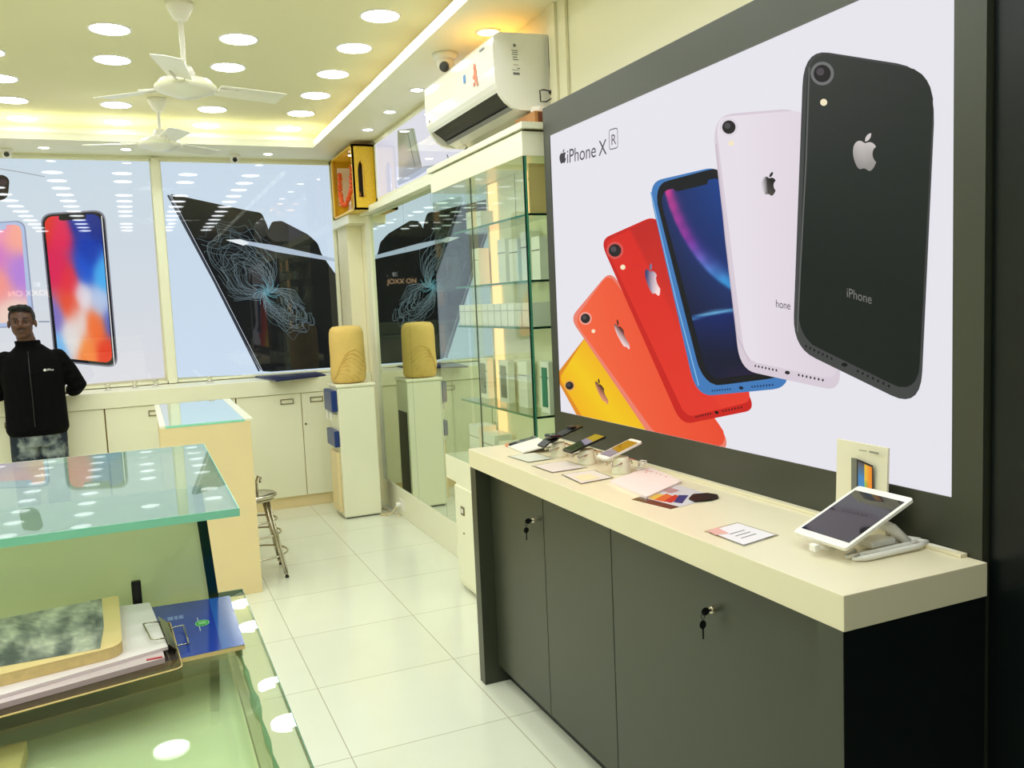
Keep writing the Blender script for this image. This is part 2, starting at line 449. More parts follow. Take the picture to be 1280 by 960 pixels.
# ---------------------------------------------------------------- ceiling lights
def downlight(x, y, z, r, label, group, m='lamp', name='ceiling_downlight', cat='light'):
    t = thing(name, label, cat, (x, y, z), group)
    MB().lathe((x, y, z), [(r+0.010, 0), (r+0.008, -0.006), (r, -0.007), (r-0.002, -0.004)], 32).build('rim', M['white'], t)
    MB().lathe((x, y, z), [(0.0005, -0.0045), (r-0.001, -0.0045)], 32, smooth=False).build('diffuser', M[m], t, fix=False)
    return t
rows = {-0.6: 'leftmost visible row', 0.0: 'row just left of the ceiling fans', 0.6: 'row just right of the ceiling fans', 1.2: 'row nearest the right soffit'}
ords = ['nearest the back wall', 'second from the back wall', 'third from the back wall', 'fourth from the back wall', 'fifth from the back wall', 'sixth from the back wall']
proto = None
for xi in (-1.8, -1.2, -0.6, 0.0, 0.6, 1.2):
    n = 0
    for k in range(15):  # rows nearest the front are unseen, kept to brighten the near counter
        y = 6.86-0.54*k
        if (abs(y-5.8) < 0.1 or abs(y-4.2) < 0.1) and xi in (0.0, 0.6): continue
        vis = (xi in rows) and ((xi == 1.2 and k <= 5) or (xi in (0, 0.6) and k <= 4) or (xi == -0.6 and k <= 3))
        if vis:
            lab = 'round white ceiling downlight, '+rows[xi]+', '+ords[n]
            grp = 'round downlights of the main ceiling'
        else:
            lab = 'round white ceiling downlight outside the picture, front rows added for brightness'; grp = 'ceiling downlights outside the picture'
        n += 1
        r = 0.091
        if proto is None: proto = downlight(xi, y, ZC, r, lab, grp)
        else:
            d = dup(proto, (0, 0, 0), lab, grp); d.location = (xi, y, ZC)
n2 = 0
for (x, y, lab) in ((1.575, 4.80, 'nearest the air conditioner'), (1.575, 5.37, 'between air conditioner and golden shrine'), (1.575, 5.93, 'nearest the golden shrine'),
                    (1.05, 6.98, 'over the right back picture'), (0.04, 6.94, 'over the left back picture near the pale post'), (-0.49, 6.96, 'over the big bright phone picture')):
    downlight(x, y, ZS, 0.036, 'small soffit spot light '+lab, 'small soffit spots')
sp = downlight(1.575, 3.72, ZS, 0.05, 'warm yellow recessed spot light glowing above the air conditioner', None, 'warmspot')
sp2 = downlight(1.62, 4.35, ZS, 0.035, 'second warm spot light hidden behind the white dome camera', None, 'warmspot')

# ---------------------------------------------------------------- ceiling fans
def fan(cx, cy, zh, a0, label):
    t = thing('ceiling_fan', label, 'ceiling fan', (cx, cy, zh), 'white ceiling fans')
    MB().lathe((cx, cy, ZC), [(0.001, 0), (0.062, 0), (0.058, -0.02), (0.03, -0.075), (0.014, -0.085), (0.001, -0.085)], 28).build('canopy', M['white'], t)
    MB().cyl((cx, cy, zh+0.05), (cx, cy, ZC-0.08), 0.011, mi=0).build('rod', M['white'], t)
    MB().lathe((cx, cy, zh), [(0.001, 0.10), (0.03, 0.10), (0.045, 0.07), (0.03, 0.05), (0.001, 0.05)], 28).build('lower_cup', M['white'], t)
    MB().lathe((cx, cy, zh), [(0.001, 0.055), (0.06, 0.052), (0.11, 0.035), (0.132, 0.008), (0.132, -0.004), (0.12, -0.012), (0.10, -0.016), (0.06, -0.034), (0.001, -0.040)], 40).build('motor_housing', M['white'], t)
    MB().lathe((cx, cy, zh), [(0.1325, 0.012), (0.135, 0.006), (0.135, 0.0), (0.1325, -0.004)], 40).build('trim_ring', M['lam'], t)
    for k in range(3):
        a = a0+k*2*PI/3
        R = Matrix.Translation((cx, cy, zh)) @ Matrix.Rotation(a, 4, 'Z')
        b = MB(); n = 14; vs = []
        for i in range(n+1):
            s = i/n; rad = 0.15+0.32*s; wd = 0.052+0.014*s
            tw = -math.radians(12-3*s)
            if s > 0.97: wd *= 0.93
            for (q, h) in ((-1, -0.0015), (-1, 0.0015), (0, 0.006), (1, 0.0015), (1, -0.0015), (0, 0.002)):
                p = Vector((rad, q*wd*math.cos(tw), 0.012+q*wd*math.sin(tw)+h)); vs.append(R @ p)
        fs = [[i*6+k2, i*6+(k2+1) % 6, (i+1)*6+(k2+1) % 6, (i+1)*6+k2] for i in range(n) for k2 in range(6)]+[[0, 1, 2, 3, 4, 5], [n*6+q for q in range(6)]]
        b.add(vs, fs)
        bl = b.build('blade', M['white'], t)
        br = MB()
        for sy in (-0.02, 0.02):
            br.tube([R @ Vector((0.10, sy*0.6, 0.004)), R @ Vector((0.15, sy, 0.010)), R @ Vector((0.24, sy*1.3, 0.016))], 0.005)
        br.build('blade_bracket', M['white'], bl)
    return t
fan(0.295, 4.24, 2.572, math.radians(18), 'near white three-blade ceiling fan at the top left')
fan(0.245, 6.10, 2.655, math.atan2(5.55-6.10, 0.36-0.245), 'far white three-blade ceiling fan against the back pictures')

# ---------------------------------------------------------------- dome cameras
def dome(p, r, look, label, group):
    t = thing('security_camera', label, 'camera', p, group)
    MB().lathe(p, [(0.001, 0), (r*1.0, 0), (r*0.98, -r*0.35), (r*0.8, -r*0.5), (0.001, -r*0.5)], 28).build('mounting_base', M['white'], t)
    c = Vector(p)-Vector((0, 0, r*0.75))
    MB().ball(c, r*0.72, sub=3).build('dome', M['white'], t)
    d = Vector(look).normalized()
    MB().cyl(c+d*r*0.45, c+d*r*0.80, r*0.42, r*0.38).build('lens', M['lens'], t)
    return t
dome((1.50, 4.10, ZS), 0.062, (-0.45, -0.75, -0.6), 'white dome camera on the soffit left of the air conditioner', 'dome security cameras')
dome((0.81, 7.08, ZS), 0.045, (-0.05, -1, -0.25), 'white dome camera above the right back picture', 'dome security cameras')
dome((-0.735, 7.08, ZS), 0.045, (0.1, -1, -0.25), 'white dome camera at the left edge of the picture', 'dome security cameras')

# ---------------------------------------------------------------- back wall pictures
def back_poster(x0, x1, z0, z1, label):
    t = thing('wall_picture', label, 'picture', ((x0+x1)/2, YB, z0))
    fr = MB(); d0, d1 = 7.215, 7.255; wf = 0.028
    fr.box(x0, x0+wf, d0, d1, z0, z1); fr.box(x1-wf, x1, d0, d1, z0, z1)
    fr.box(x0, x1, d0, d1, z0, z0+wf*0.7); fr.box(x0, x1, d0, d1, z1-wf*0.7, z1)
    fr.build('frame', M['lam'], t)
    return t
PY = 7.2400
tA = back_poster(-2.9, 0.228, 1.03, 2.755, 'big glazed picture of bright colour phones on the back wall, behind the man')
bgA = Art(1, PY, -0.0008)
bgA.quad([(-760, 195), (186, 199), (206, 472), (-760, 552)], lambda u, v: lerp((196, 212, 224), (216, 216, 222), v), 0, 0, 8, 12)
bgA.build('picture_ground', M['backprint'], tA)
def phone_art(ax, name, parent, base, pm, pts, body, rim, inset, fn, lay, r, notch=True):
    a = Art(ax.ax, ax.val, ax.step, ax.clip)
    a.rpoly(pts, body, lay, r)
    return a
pA = Art(1, PY, -0.0008)
def shot(art, pts, r, rimcol, bodycol, fn, lay, inset=0.06, side=None, notch=None):
    """one pictured phone: rim, black border and screen"""
    tl, tr, br, bl = [Vector(art.p2(*p)) for p in pts]
    def bil(u, v): return (tl*(1-u)+tr*u)*(1-v)+(bl*(1-u)+br*u)*v
    art.poly2(rounded([bil(0, 0), bil(1, 0), bil(1, 1), bil(0, 1)], r), rimcol, lay)
    i = inset*0.35; art.poly2(rounded([bil(i, i*0.5), bil(1-i, i*0.5), bil(1-i, 1-i*0.5), bil(i, 1-i*0.5)], r*0.95), bodycol, lay+1)
    return bil
bil = shot(pA, [(50, 267), (131, 262), (148, 460), (68, 452)], 0.085, (120, 122, 135), (16, 16, 24), None, 2)
scrn = blobs([(0.0, 0.05, 1, (214, 52, 40)), (0.25, 0.12, 1, (222, 40, 84)), (0.12, 0.35, 1, (214, 34, 84)), (0.35, 0.45, 1, (224, 44, 60)), (0.33, 0.62, 1, (226, 70, 40)),
              (0.62, 0.03, 1, (20, 46, 150)), (0.9, 0.08, 1, (18, 40, 130)), (0.75, 0.25, 1.4, (22, 60, 170)), (0.62, 0.38, 1, (22, 80, 200)), (0.95, 0.4, 1, (70, 170, 235)),
              (0.0, 0.72, 0.7, (120, 110, 190)), (0.02, 0.92, 0.8, (110, 180, 235)), (0.28, 0.85, 1.3, (222, 218, 216)), (0.42, 0.72, 1, (224, 214, 210)), (0.55, 0.55, 1, (225, 225, 232)), (0.85, 0.6, 1, (180, 200, 232)),
              (0.75, 0.75, 1.3, (238, 110, 50)), (0.9, 0.95, 1.2, (222, 50, 26)), (0.55, 0.95, 1, (238, 130, 60)), (1.0, 0.72, 0.5, (60, 90, 190))], 4.5)
q = [(55, 271), (125, 267), (141, 454), (73, 447)]
pA.quad(q, scrn, 5, 0.06, 26, 52)
pA.rpoly([(73, 269), (107, 266.5), (108, 274), (74, 276)], (16, 16, 24), 6, 0.02)
pA.ribbon([(127, 270), (143, 456)], 0.006, (230, 230, 236), 6)
pA.build('phone_picture', M['backprint'], tA)
pB = Art(1, PY, -0.0008)
shot(pB, [(-60, 282), (31, 275), (44, 408), (-52, 412)], 0.07, (140, 150, 178), (176, 190, 222), None, 2)
pB.quad([(-56, 286), (26, 280), (36, 402), (-48, 406)], blobs([(0.6, 0, 1, (236, 150, 180)), (1, 0.1, 1, (244, 168, 150)), (0.4, 0.3, 1, (206, 120, 200)), (1, 0.5, 1, (180, 130, 214)), (0.5, 0.6, 1, (240, 150, 140)), (0.8, 0.95, 1, (236, 206, 190)), (0.0, 0.9, 1, (120, 140, 214))], 4), 4, 0.05, 14, 24)
pB.rpoly([(-38, 283), (8, 280), (8, 287), (-38, 290)], (176, 190, 222), 5, 0.015)
pB.build('phone_picture', M['backprint'], tA)
pC = Art(1, PY, -0.0008)
pC.rpoly([(-16, 222), (4, 218), (12, 224), (10, 246), (2, 251), (-16, 250)], (30, 20, 24), 2, 0.03)
pC.ell(4, 228, 5, (60, 44, 50), 3, 4)
pC.build('camera_picture', M['backprint'], tA)
for pts_, w_, c_ in (([(0, 211), (30, 216), (56, 221)], 0.006, (150, 155, 160)), ([(48, 402), (62, 402)], 0.008, (120, 130, 150))):
    pL = Art(1, PY, -0.0008); pL.ribbon(pts_, w_, c_, 2); pL.build('thin_line', M['backprint'], tA)

tB = back_poster(0.245, 1.60, 1.03, 2.755, 'glazed picture of a black tablet with a swirl and a pencil on the back wall')
bgB = Art(1, PY, -0.0008)
bgB.quad([(200, 199), (414, 204), (424, 464), (222, 472)], lambda u, v: lerp((196, 212, 228), (200, 218, 236), v), 0, 0, 8, 12)
bgB.build('picture_ground', M['backprint'], tB)
pD = Art(1, PY, -0.0008, None)
tab = [(211, 243), (318, 263), (334, 276), (352, 276), (394, 299), (400, 318), (424, 372), (430, 462), (323, 463)]
rt = Vector(pD.p2(414, 460))[0]
pD.clip = (0.27, 1.585, 1.06, 2.74)
def clip_poly(pts, rgb, lay, r): pD.rpoly(pts, rgb, lay, r)
pD.rpoly([(334, 290), (340, 277), (352, 276), (385, 293), (397, 304), (402, 318), (440, 372), (440, 462), (330, 462)], (14, 17, 17), 2, 0.02)
pD.rpoly([(211, 242), (309, 263), (327, 266), (335, 284), (342, 330), (440, 470), (326, 464)], (9, 12, 16), 3, 0.03)
pD.ribbon([(210, 244), (268, 352), (324, 464)], 0.016, (52, 58, 70), 4)
pD.ribbon([(213, 243), (270, 351), (328, 464)], 0.004, (190, 200, 215), 5)
# swirl of thin lines
c0 = Vector(pD.p2(333, 365))
A0 = Vector(pD.p2(262, 292))-c0; A1 = Vector(pD.p2(384, 408))-c0
inside = [Vector(pD.p2(*p)) for p in [(220, 252), (326, 275), (334, 292), (350, 330), (398, 405), (416, 452), (332, 455)]]
def is_in(p):
    r_ = False; n_ = len(inside)
    for i in range(n_):
        a_, b_ = inside[i-1], inside[i]
        if (a_[1] > p[1]) != (b_[1] > p[1]) and p[0] < (b_[0]-a_[0])*(p[1]-a_[1])/(b_[1]-a_[1])+a_[0]: r_ = not r_
    return r_
def curl(P, w_, c_, lay):
    run = []
    for p in P+[None]:
        if p is not None and is_in(p): run.append(p)
        else:
            if len(run) > 2: pD.ribbon(run, w_, c_, lay, px=False)
            run = []
for k in range(30):
    ph = k/29.0
    for (Ax, spread, wd) in ((A0, 0.40, 0.30), (A1, 0.26, 0.26)):
        ang = (ph-0.5)*spread*2; L = Ax.length*(0.35+0.72*((k*7) % 30)/29.0)
        d0 = Ax.normalized(); d = Vector((d0[0]*math.cos(ang)-d0[1]*math.sin(ang), d0[0]*math.sin(ang)+d0[1]*math.cos(ang))); nn = Vector((-d[1], d[0]))
        P = []
        for i in range(49):
            t = i/48*2*PI
            x = (1-math.cos(t))/2*L*(1+0.06*math.sin(6*t+k)); y = math.sin(t)*L*wd+0.035*L*math.sin(5*t+k*1.3)
            P.append(tuple(c0+d*x+nn*y))
        c_ = 62+44*abs(math.sin(k*1.7))
        curl(P, 0.0026, (c_, c_*1.18, c_*1.25), 5+0.01*k)
for k in range(24):
    a = 2*PI*k/24; P = [tuple(c0+Vector((math.cos(a+0.8*s), math.sin(a+0.8*s)))*s*(0.09+0.03*math.sin(k*2))) for s in (0.1, 0.4, 0.7, 1.0)]
    pD.ribbon(P, 0.003, (100, 160, 175), 6, px=False)
pD.build('tablet_picture', M['backprint'], tB)
pE = Art(1, PY, -0.0008, (0.27, 1.585, 1.06, 2.74))
pE.rpoly([(282, 300), (300, 299), (312, 302), (345, 307), (440, 328), (440, 331), (400, 324), (345, 315), (318, 308), (300, 305)], (168, 184, 202), 8, 0.004)
pE.rpoly([(282, 300), (300, 299), (312, 304), (304, 307)], (226, 232, 236), 9, 0.003)
pE.build('pencil_picture', M['backprint'], tB)
struct(MB().box(0.205, 0.268, 7.19, 7.2149, 1.03, 2.755).build('trim_2', M['lam']), 'pale post between the two back pictures')

# ---------------------------------------------------------------- back counter
CZ = 1.024
top = MB(); top.box(-3.0, 1.716, 6.795, 7.214, CZ-0.115, CZ, bev=0.003)
one('back_worktop', top, M['lam'], 'long cream worktop along the back wall under the big pictures', 'counter')
def low_unit(x0, x1, seams, label, extra=None, grp=None):
    t = thing('base_cabinet', label, 'cabinet', ((x0+x1)/2, 6.82, 0), grp)
    MB().box(x0, x1, 6.826, 7.2, 0.0, CZ-0.1165).build('body', M['lam2'], t)
    b = sorted([x0]+seams+[x1])
    for i in range(len(b)-1):
        d = MB().box(b[i]+0.003, b[i+1]-0.003, 6.806, 6.8255, 0.095, CZ-0.119, bev=0.0015).build('door', M['lam'], t)
        hx = (b[i+1]-0.16) if i % 2 == 0 else (b[i]+0.07)
        h = MB(); z = 0.862
        h.box(hx, hx+0.10, 6.7995, 6.8059, z, z+0.006); h.box(hx, hx+0.10, 6.7995, 6.8059, z-0.034, z-0.028)
        h.box(hx, hx+0.006, 6.7995, 6.8059, z-0.034, z+0.006); h.box(hx+0.094, hx+0.10, 6.7995, 6.8059, z-0.034, z+0.006)
        h.build('handle', M['brass'], d)
    return t
u = low_unit(0.66, 1.70, [1.147], 'cream base cabinet with two doors between the stool and the water dispenser')
MB().cyl((1.17, 6.806, 0.66), (1.17, 6.799, 0.66), 0.009, seg=14).build('keyhole', M['brass'], u)
low_unit(-0.248, 0.655, [0.2], 'cream base cabinet behind the small white counter')
low_unit(-1.2, -0.253, [-0.72], 'cream base cabinet behind the standing man')
low_unit(-2.98, -1.205, [-2.4, -1.8], 'cream base cabinets left of the man, outside the picture')

# lit sign on the street side wall, seen only as a reflection in the glazed picture and the mirror
sg_ = thing('lit_sign', 'small glowing orange letters reflected on the dark picture in the mirror', 'sign', (-1.6, YF+0.02, 2.0))
MB().box(-1.97, -1.31, YF+0.001, YF+0.010, 1.985, 2.0).build('sign_rail', M['black'], sg_)
def sign_text(txt, xa, xb, z0, h, m_):
    vs, fs = text_mesh(txt); wm = max(v[0] for v in vs)
    MB().add([(xa+(xb-xa)*v[0]/wm, YF+0.014, z0+v[1]/0.72*h) for v in vs], fs).build('letters', m_, sg_, fix=False)
sign_text('JOXX ON', -1.33, -1.95, 2.01, 0.10, emis('orange_sign_glow', (1.0, 0.62, 0.35), 9.0))
sign_text('. E', -1.33, -1.56, 2.165, 0.075, emis('white_sign_glow', (0.9, 0.9, 0.9), 6.0))

# ---------------------------------------------------------------- column and shrine
struct(MB().box(1.60, 1.716, 6.85, 7.188, CZ+0.001, 2.20).build('trim_3', M['wall']), 'cream column between the back picture and the mirror')
struct(MB().box(1.56, 1.716, 6.6, 7.188, 2.201, 2.268).build('trim_4', M['lam']), 'cream ledge carrying the golden shrine')
sh = thing('wall_shrine', 'golden patterned shrine cabinet under the soffit in the back right corner', 'shrine', (1.63, 6.7, 2.27))
sx0, sx1, sy0, sy1, sz0, sz1 = 1.545, 1.716, 6.30, 7.05, 2.27, 2.742
fm = MB()
fm.box(sx0, sx1, sy0, sy1, sz0, sz0+0.015)
fm.box(sx0, sx1, sy0, sy1, sz1-0.015, sz1)
fm.box(sx1-0.01, sx1, sy0, sy1, sz0, sz1); fm.box(sx0, sx1, sy1-0.015, sy1, sz0, sz1)
fm.box(sx0, sx0+0.012, sy0, sy0+0.035, sz0, sz1); fm.box(sx0, sx0+0.012, sy1-0.05, sy1, sz0, sz1)
# near side with an arched opening
ny = sy0; arch = [(1.578, 2.36), (1.625, 2.36), (1.625, 2.56), (1.618, 2.60), (1.602, 2.625), (1.585, 2.60), (1.578, 2.56)]
fm.box(sx0, 1.578, ny, ny+0.014, sz0, sz1); fm.box(1.625, sx1, ny, ny+0.014, sz0, sz1)
fm.box(1.578, 1.625, ny, ny+0.014, sz0, 2.36); fm.prism([(1.578, ny, 2.56), (1.585, ny, 2.60), (1.602, ny, 2.625), (1.618, ny, 2.60), (1.625, ny, 2.56), (1.625, ny, sz1), (1.578, ny, sz1)], (0, 0.014, 0))
fm.build('cabinet_frame', M['gold'], sh)
MB().tube([(x, ny-0.003, z) for x, z in arch], 0.0035, 6, closed=True).build('arch_trim', M['gold'], sh)
MB().box(1.575, 1.63, ny+0.06, ny+0.07, 2.34, 2.64).build('dark_niche', M['black'], sh)
pc = MB().box(1.685, 1.70, 6.45, 6.98, 2.30, 2.70, bev=0.004)
pc.build('backboard', M['gold'], sh)
one('framed_icon', MB().box(1.590, 1.690, 7.005, 7.02, 2.38, 2.68, bev=0.004), M['paper'], 'pale framed holy picture inside the golden shrine', 'picture')
gm = mat('marigold', (232, 96, 40), 0.7, noise=0.3, nscale=90)
def garland(pts, label):
    g = MB(); n = 26
    for i in range(n):
        t = i/(n-1)*(len(pts)-1); k = min(int(t), len(pts)-2); f_ = t-k
        p = Vector(pts[k])*(1-f_)+Vector(pts[k+1])*f_
        g.ball(p, 0.021+0.003*math.sin(i*2.3), sub=1)
    return one('flower_garland', g, gm, label, 'garland', None)
garland([(1.60, 6.98, 2.62), (1.585, 6.93, 2.47), (1.58, 6.86, 2.37), (1.585, 6.74, 2.36), (1.60, 6.62, 2.45), (1.61, 6.60, 2.62)], 'orange marigold garland hanging in the open side of the golden shrine')
def idol(x, y, z, s, label, m1, m2):
    t = thing('idol', label, 'figurine', (x, y, z), None)
    MB().lathe((x, y, z), [(0.001, 0), (0.03*s, 0), (0.032*s, 0.01*s), (0.02*s, 0.02*s), (0.001, 0.02*s)], 20).build('pedestal', m2, t)
    MB().lathe((x, y, z), [(0.001, 0.02*s), (0.028*s, 0.022*s), (0.03*s, 0.035*s), (0.018*s, 0.05*s), (0.02*s, 0.07*s), (0.01*s, 0.082*s), (0.012*s, 0.09*s), (0.013*s, 0.10*s), (0.004*s, 0.118*s), (0.0005, 0.125*s)], 20).build('figure', m1, t)
pk = thing('shrine_lamp', 'small bright puck lamp under the roof of the golden shrine', 'light', (1.62, 6.62, 2.72))
MB().cyl((1.62, 6.62, 2.7265), (1.62, 6.62, 2.716), 0.028).build('lamp_body', M['brass'], pk); MB().cyl((1.62, 6.62, 2.7158), (1.62, 6.62, 2.713), 0.024).build('lamp_glow', M['lamp'], pk)
idol(1.60, 6.44, 2.286, 0.95, 'small pale figurine at the near end of the golden shrine', M['white'], M['brass'])
idol(1.60, 6.36, 2.30, 0.9, 'small bronze figurine seen through the arch of the golden shrine', M['wood'], M['brass'])
idol(1.635, 6.80, 2.286, 0.9, 'small cream figurine under the marigold garland', M['white'], M['gold'])

# ---------------------------------------------------------------- mirror on the right wall
mi = thing('wall_mirror', 'tall three-pane mirror on the right wall reflecting the back of the shop', 'mirror', (1.71, 5.4, 0.21))
for (a, b) in ((5.637, 6.50), (5.05, 5.634), (4.16, 5.047)):
    MB().box(1.708, 1.716, a, b, 0.212, 2.25).build('pane', M['mirror'], mi)
MB().box(1.690, 1.716, 6.505, 6.62, 0.212, 2.25, bev=0.002).build('side_frame', M['lam'], mi)
MB().box(1.645, 1.716, 4.50, 6.62, 2.252, 2.30, bev=0.003).build('top_ledge', M['lam'], mi)
MB().box(1.700, 1.716, 4.50, 6.80, 0.001, 0.209, bev=0.002).build('bottom_board', M['lam'], mi)
# upper picture with a metallic device edge
tC = thing('wall_picture', 'pale glazed picture of a silver device edge above the mirror', 'picture', (1.71, 5.3, 2.34))
fr = MB(); fr.box(1.700, 1.716, 4.05, 6.26, 2.32, 2.345); fr.box(1.700, 1.716, 4.05, 6.26, 2.73, 2.75); fr.box(1.700, 1.716, 6.235, 6.26, 2.32, 2.75)
fr.build('frame', M['lam'], tC)
aC = Art(0, 1.708, -0.0008, (4.06, 6.235, 2.345, 2.73))
aC.poly2([(4.06, 2.345), (6.235, 2.345), (6.235, 2.73), (4.06, 2.73)], (206, 206, 220), 0)
aC.quad([(497, 163), (518, 160), (528, 210), (499, 226)], blobs([(0.2, 0.1, 1, (120, 122, 96)), (0.8, 0.3, 1, (140, 150, 130)), (0.3, 0.55, 1, (176, 166, 150)), (0.5, 0.9, 1, (140, 140, 140))], 4), 2, 0.01, 8, 14)
aC.ribbon([(509, 162), (519, 208)], 0.010, (60, 66, 56), 3); aC.ribbon([(515, 161), (526, 206)], 0.006, (84, 90, 80), 3)
aC.rpoly([(497, 226), (528, 208), (545, 206), (520, 222), (498, 232)], (150, 156, 170), 2, 0.01)
aC.build('device_picture', M['backprint'], tC)
struct(MB().box(1.703, 1.716, 3.215, 4.04, 2.26, ZS-0.001).build('trim_5', M['wall']), 'cream wall board behind the air conditioner')
struct(MB().box(1.690, 1.7025, 3.285, 3.345, 2.36, ZS-0.001, bev=0.002).build('trim_6', M['wall']), 'upright cream batten on the wall right of the air conditioner')

# socket and cables under the mirror
sk = thing('wall_socket', 'white wall socket with plug low on the board under the mirror', 'socket', (1.70, 6.03, 0.09))
MB().box(1.692, 1.6995, 5.98, 6.10, 0.05, 0.13, bev=0.002).build('plate', M['white'], sk)
MB().cyl((1.66, 6.07, 0.09), (1.6915, 6.07, 0.09), 0.017).build('plug', M['white'], sk)
cb = MB(); cb.tube([(1.665, 6.07, 0.088), (1.64, 6.10, 0.03), (1.60, 6.15, 0.006), (1.56, 6.17, 0.006), (1.62, 6.20, 0.006), (1.66, 6.30, 0.006), (1.64, 6.38, 0.006), (1.65, 6.55, 0.006)], 0.004)
cb.tube([(1.65, 6.24, 0.006), (1.69, 6.12, 0.005), (1.67, 6.02, 0.005)], 0.003)
one('power_cord', cb, M['lam2'], 'cream power cords tangled on the floor beside the water dispenser', 'cord')

# ---------------------------------------------------------------- water dispenser
wd = thing('water_dispenser', 'tall cream water dispenser with blue tap panel standing by the mirror', 'water dispenser', (1.44, 6.35, 0))
MB().box(1.307, 1.585, 6.2, 6.5, 0.012, 0.975, bev=0.012).build('body', M['lam'], wd)
MB().box(1.297, 1.592, 6.193, 6.507, 0.9755, 0.999, bev=0.008).build('top_cover', M['lam'], wd)
MB().box(1.325, 1.57, 6.215, 6.485, 0.0, 0.012).build('base', M['grey'], wd)
MB().box(1.262, 1.3065, 6.215, 6.485, 0.80, 0.958, bev=0.01).build('tap_panel', M['bluep'], wd)
for yy in (6.28, 6.40):
    tp = MB(); tp.cyl((1.306, yy, 0.775), (1.268, yy, 0.775), 0.012); tp.cyl((1.268, yy, 0.783), (1.268, yy, 0.74), 0.010); tp.box(1.26, 1.28, yy-0.012, yy+0.012, 0.783, 0.795, bev=0.003)
    tp.build('tap', M['white'], wd)
MB().box(1.268, 1.3065, 6.215, 6.485, 0.54, 0.66, bev=0.008).build('drip_recess', M['bluep'], wd)
MB().box(1.5855, 1.589, 6.235, 6.455, 0.04, 0.745).build('black_back_panel', M['black'], wd)
MB().box(1.280, 1.3065, 6.24, 6.46, 0.05, 0.50, bev=0.004).build('lower_door', M['lam2'], wd)
bt = []
for h, r in ((0.0, 0.08), (0.006, 0.115), (0.03, 0.128), (0.10, 0.131), (0.2, 0.128), (0.30, 0.127), (0.37, 0.126), (0.40, 0.118), (0.418, 0.10), (0.424, 0.05), (0.424, 0.001)):
    bt.append((r, h))
cv = MB(); n = 40; vs = []
for r, h in bt:
    for k in range(n):
        a = 2*PI*k/n; rr = r*(1+0.014*math.sin(9*a+h*20)*(h < 0.37)+0.012*math.sin(5*a-h*40)*(h < 0.2))
        vs.append((1.43+rr*math.cos(a)*1.0, 6.345+rr*math.sin(a), 1.0+h))
cv.add(vs, [[i*n+k, i*n+(k+1) % n, (i+1)*n+(k+1) % n, (i+1)*n+k] for i in range(len(bt)-1) for k in range(n)], 0, True)
cv.add(vs[:n], [list(range(n))[::-1]], 0)
bo = cv.build('covered_bottle', M['yellowcloth']); tag(bo, 'water bottle under a yellow cloth cover on top of the dispenser', 'water bottle')
fo = MB()
for k in range(7):
    z = 1.06+0.028*k; a0 = 3.6+0.12*k
    fo.tube([(1.43+0.131*math.cos(a0+0.28*s), 6.345+0.131*math.sin(a0+0.28*s), z+0.045*math.sin(s*0.8)-0.02) for s in range(6)], 0.0035, 6)
fo.build('cloth_folds', M['yellowcloth']); par(bpy.data.objects['cloth_folds'], bo)

# ---------------------------------------------------------------- glass display cabinet on the right wall
dc = thing('display_cabinet', 'tall cream and glass display cabinet of phone boxes beside the picture panel', 'display cabinet', (1.62, 3.9, 0))
X0 = 1.53; Y0, Y1 = 3.30, 4.50
MB().box(X0, 1.7155, 3.22, 4.35, 0.02, 0.585, bev=0.003).build('base_unit', M['lam'], dc)
for (a, b, hy) in ((3.23, 3.80, 3.70), (3.806, 4.34, 4.20)):
    d = MB().box(X0-0.012, X0-0.0005, a, b, 0.05, 0.575, bev=0.002).build('door', M['lam'], dc)
    h = MB(); h.box(X0-0.017, X0-0.0125, hy-0.002, hy+0.045, 0.43, 0.475); h.build('handle', M['brass'], d)
    hh = MB(); hh.box(X0-0.0185, X0-0.0172, hy+0.008, hy+0.035, 0.441, 0.464); hh.build('handle_recess', M['white'], d)
    MB().ball((X0-0.013, hy+0.02, 0.33), 0.006).build('keyhole', M['brass'], d)
MB().box(X0, 1.7155, Y0, Y1, 0.5855, 0.72, bev=0.002).build('deck', M['lam'], dc)
MB().box(X0-0.004, 1.7155, Y0, Y1, 2.15, 2.25, bev=0.002).build('header', M['lam'], dc)
MB().box(X0-0.012, 1.7155, Y0-0.02, Y1+0.03, 2.258, 2.285, bev=0.002).build('top_board', M['lam'], dc)
MB().box(X0+0.01, 1.7155, Y0, Y1, 2.2505, 2.2575).build('shadow_gap', M['joint'], dc)
for (a, b) in ((Y0+0.008, 3.93), (3.926, Y1)):
    g = MB(); g.box(X0, X0+0.005, a, b, 0.721, 2.149); gl = g.build('glass_door', M['glass_clear'], dc)
    e = MB(); e.box(X0-0.0005, X0+0.0055, a-0.003, a, 0.721, 2.149); e.build('door_edge', M['edge_dark'], gl)
g = MB(); g.box(X0+0.006, 1.70, Y0, Y0+0.005, 0.721, 2.149); gl = g.build('end_glass', M['glass_clear'], dc)
e = MB(); e.box(X0+0.006, X0+0.013, Y0-0.001, Y0+0.006, 0.721, 2.149); e.box(1.655, 1.66, Y0-0.001, Y0+0.006, 0.721, 2.149); e.build('glass_edge', M['edge_mid'], gl)
g = MB(); g.box(X0+0.006, 1.70, Y1-0.005, Y1, 0.721, 2.149); g.build('end_glass', M['glass_clear'], dc)
MB().box(1.703, 1.7155, 3.30, 4.15, 0.7205, 2.149).build('back_board', M['lam'], dc)
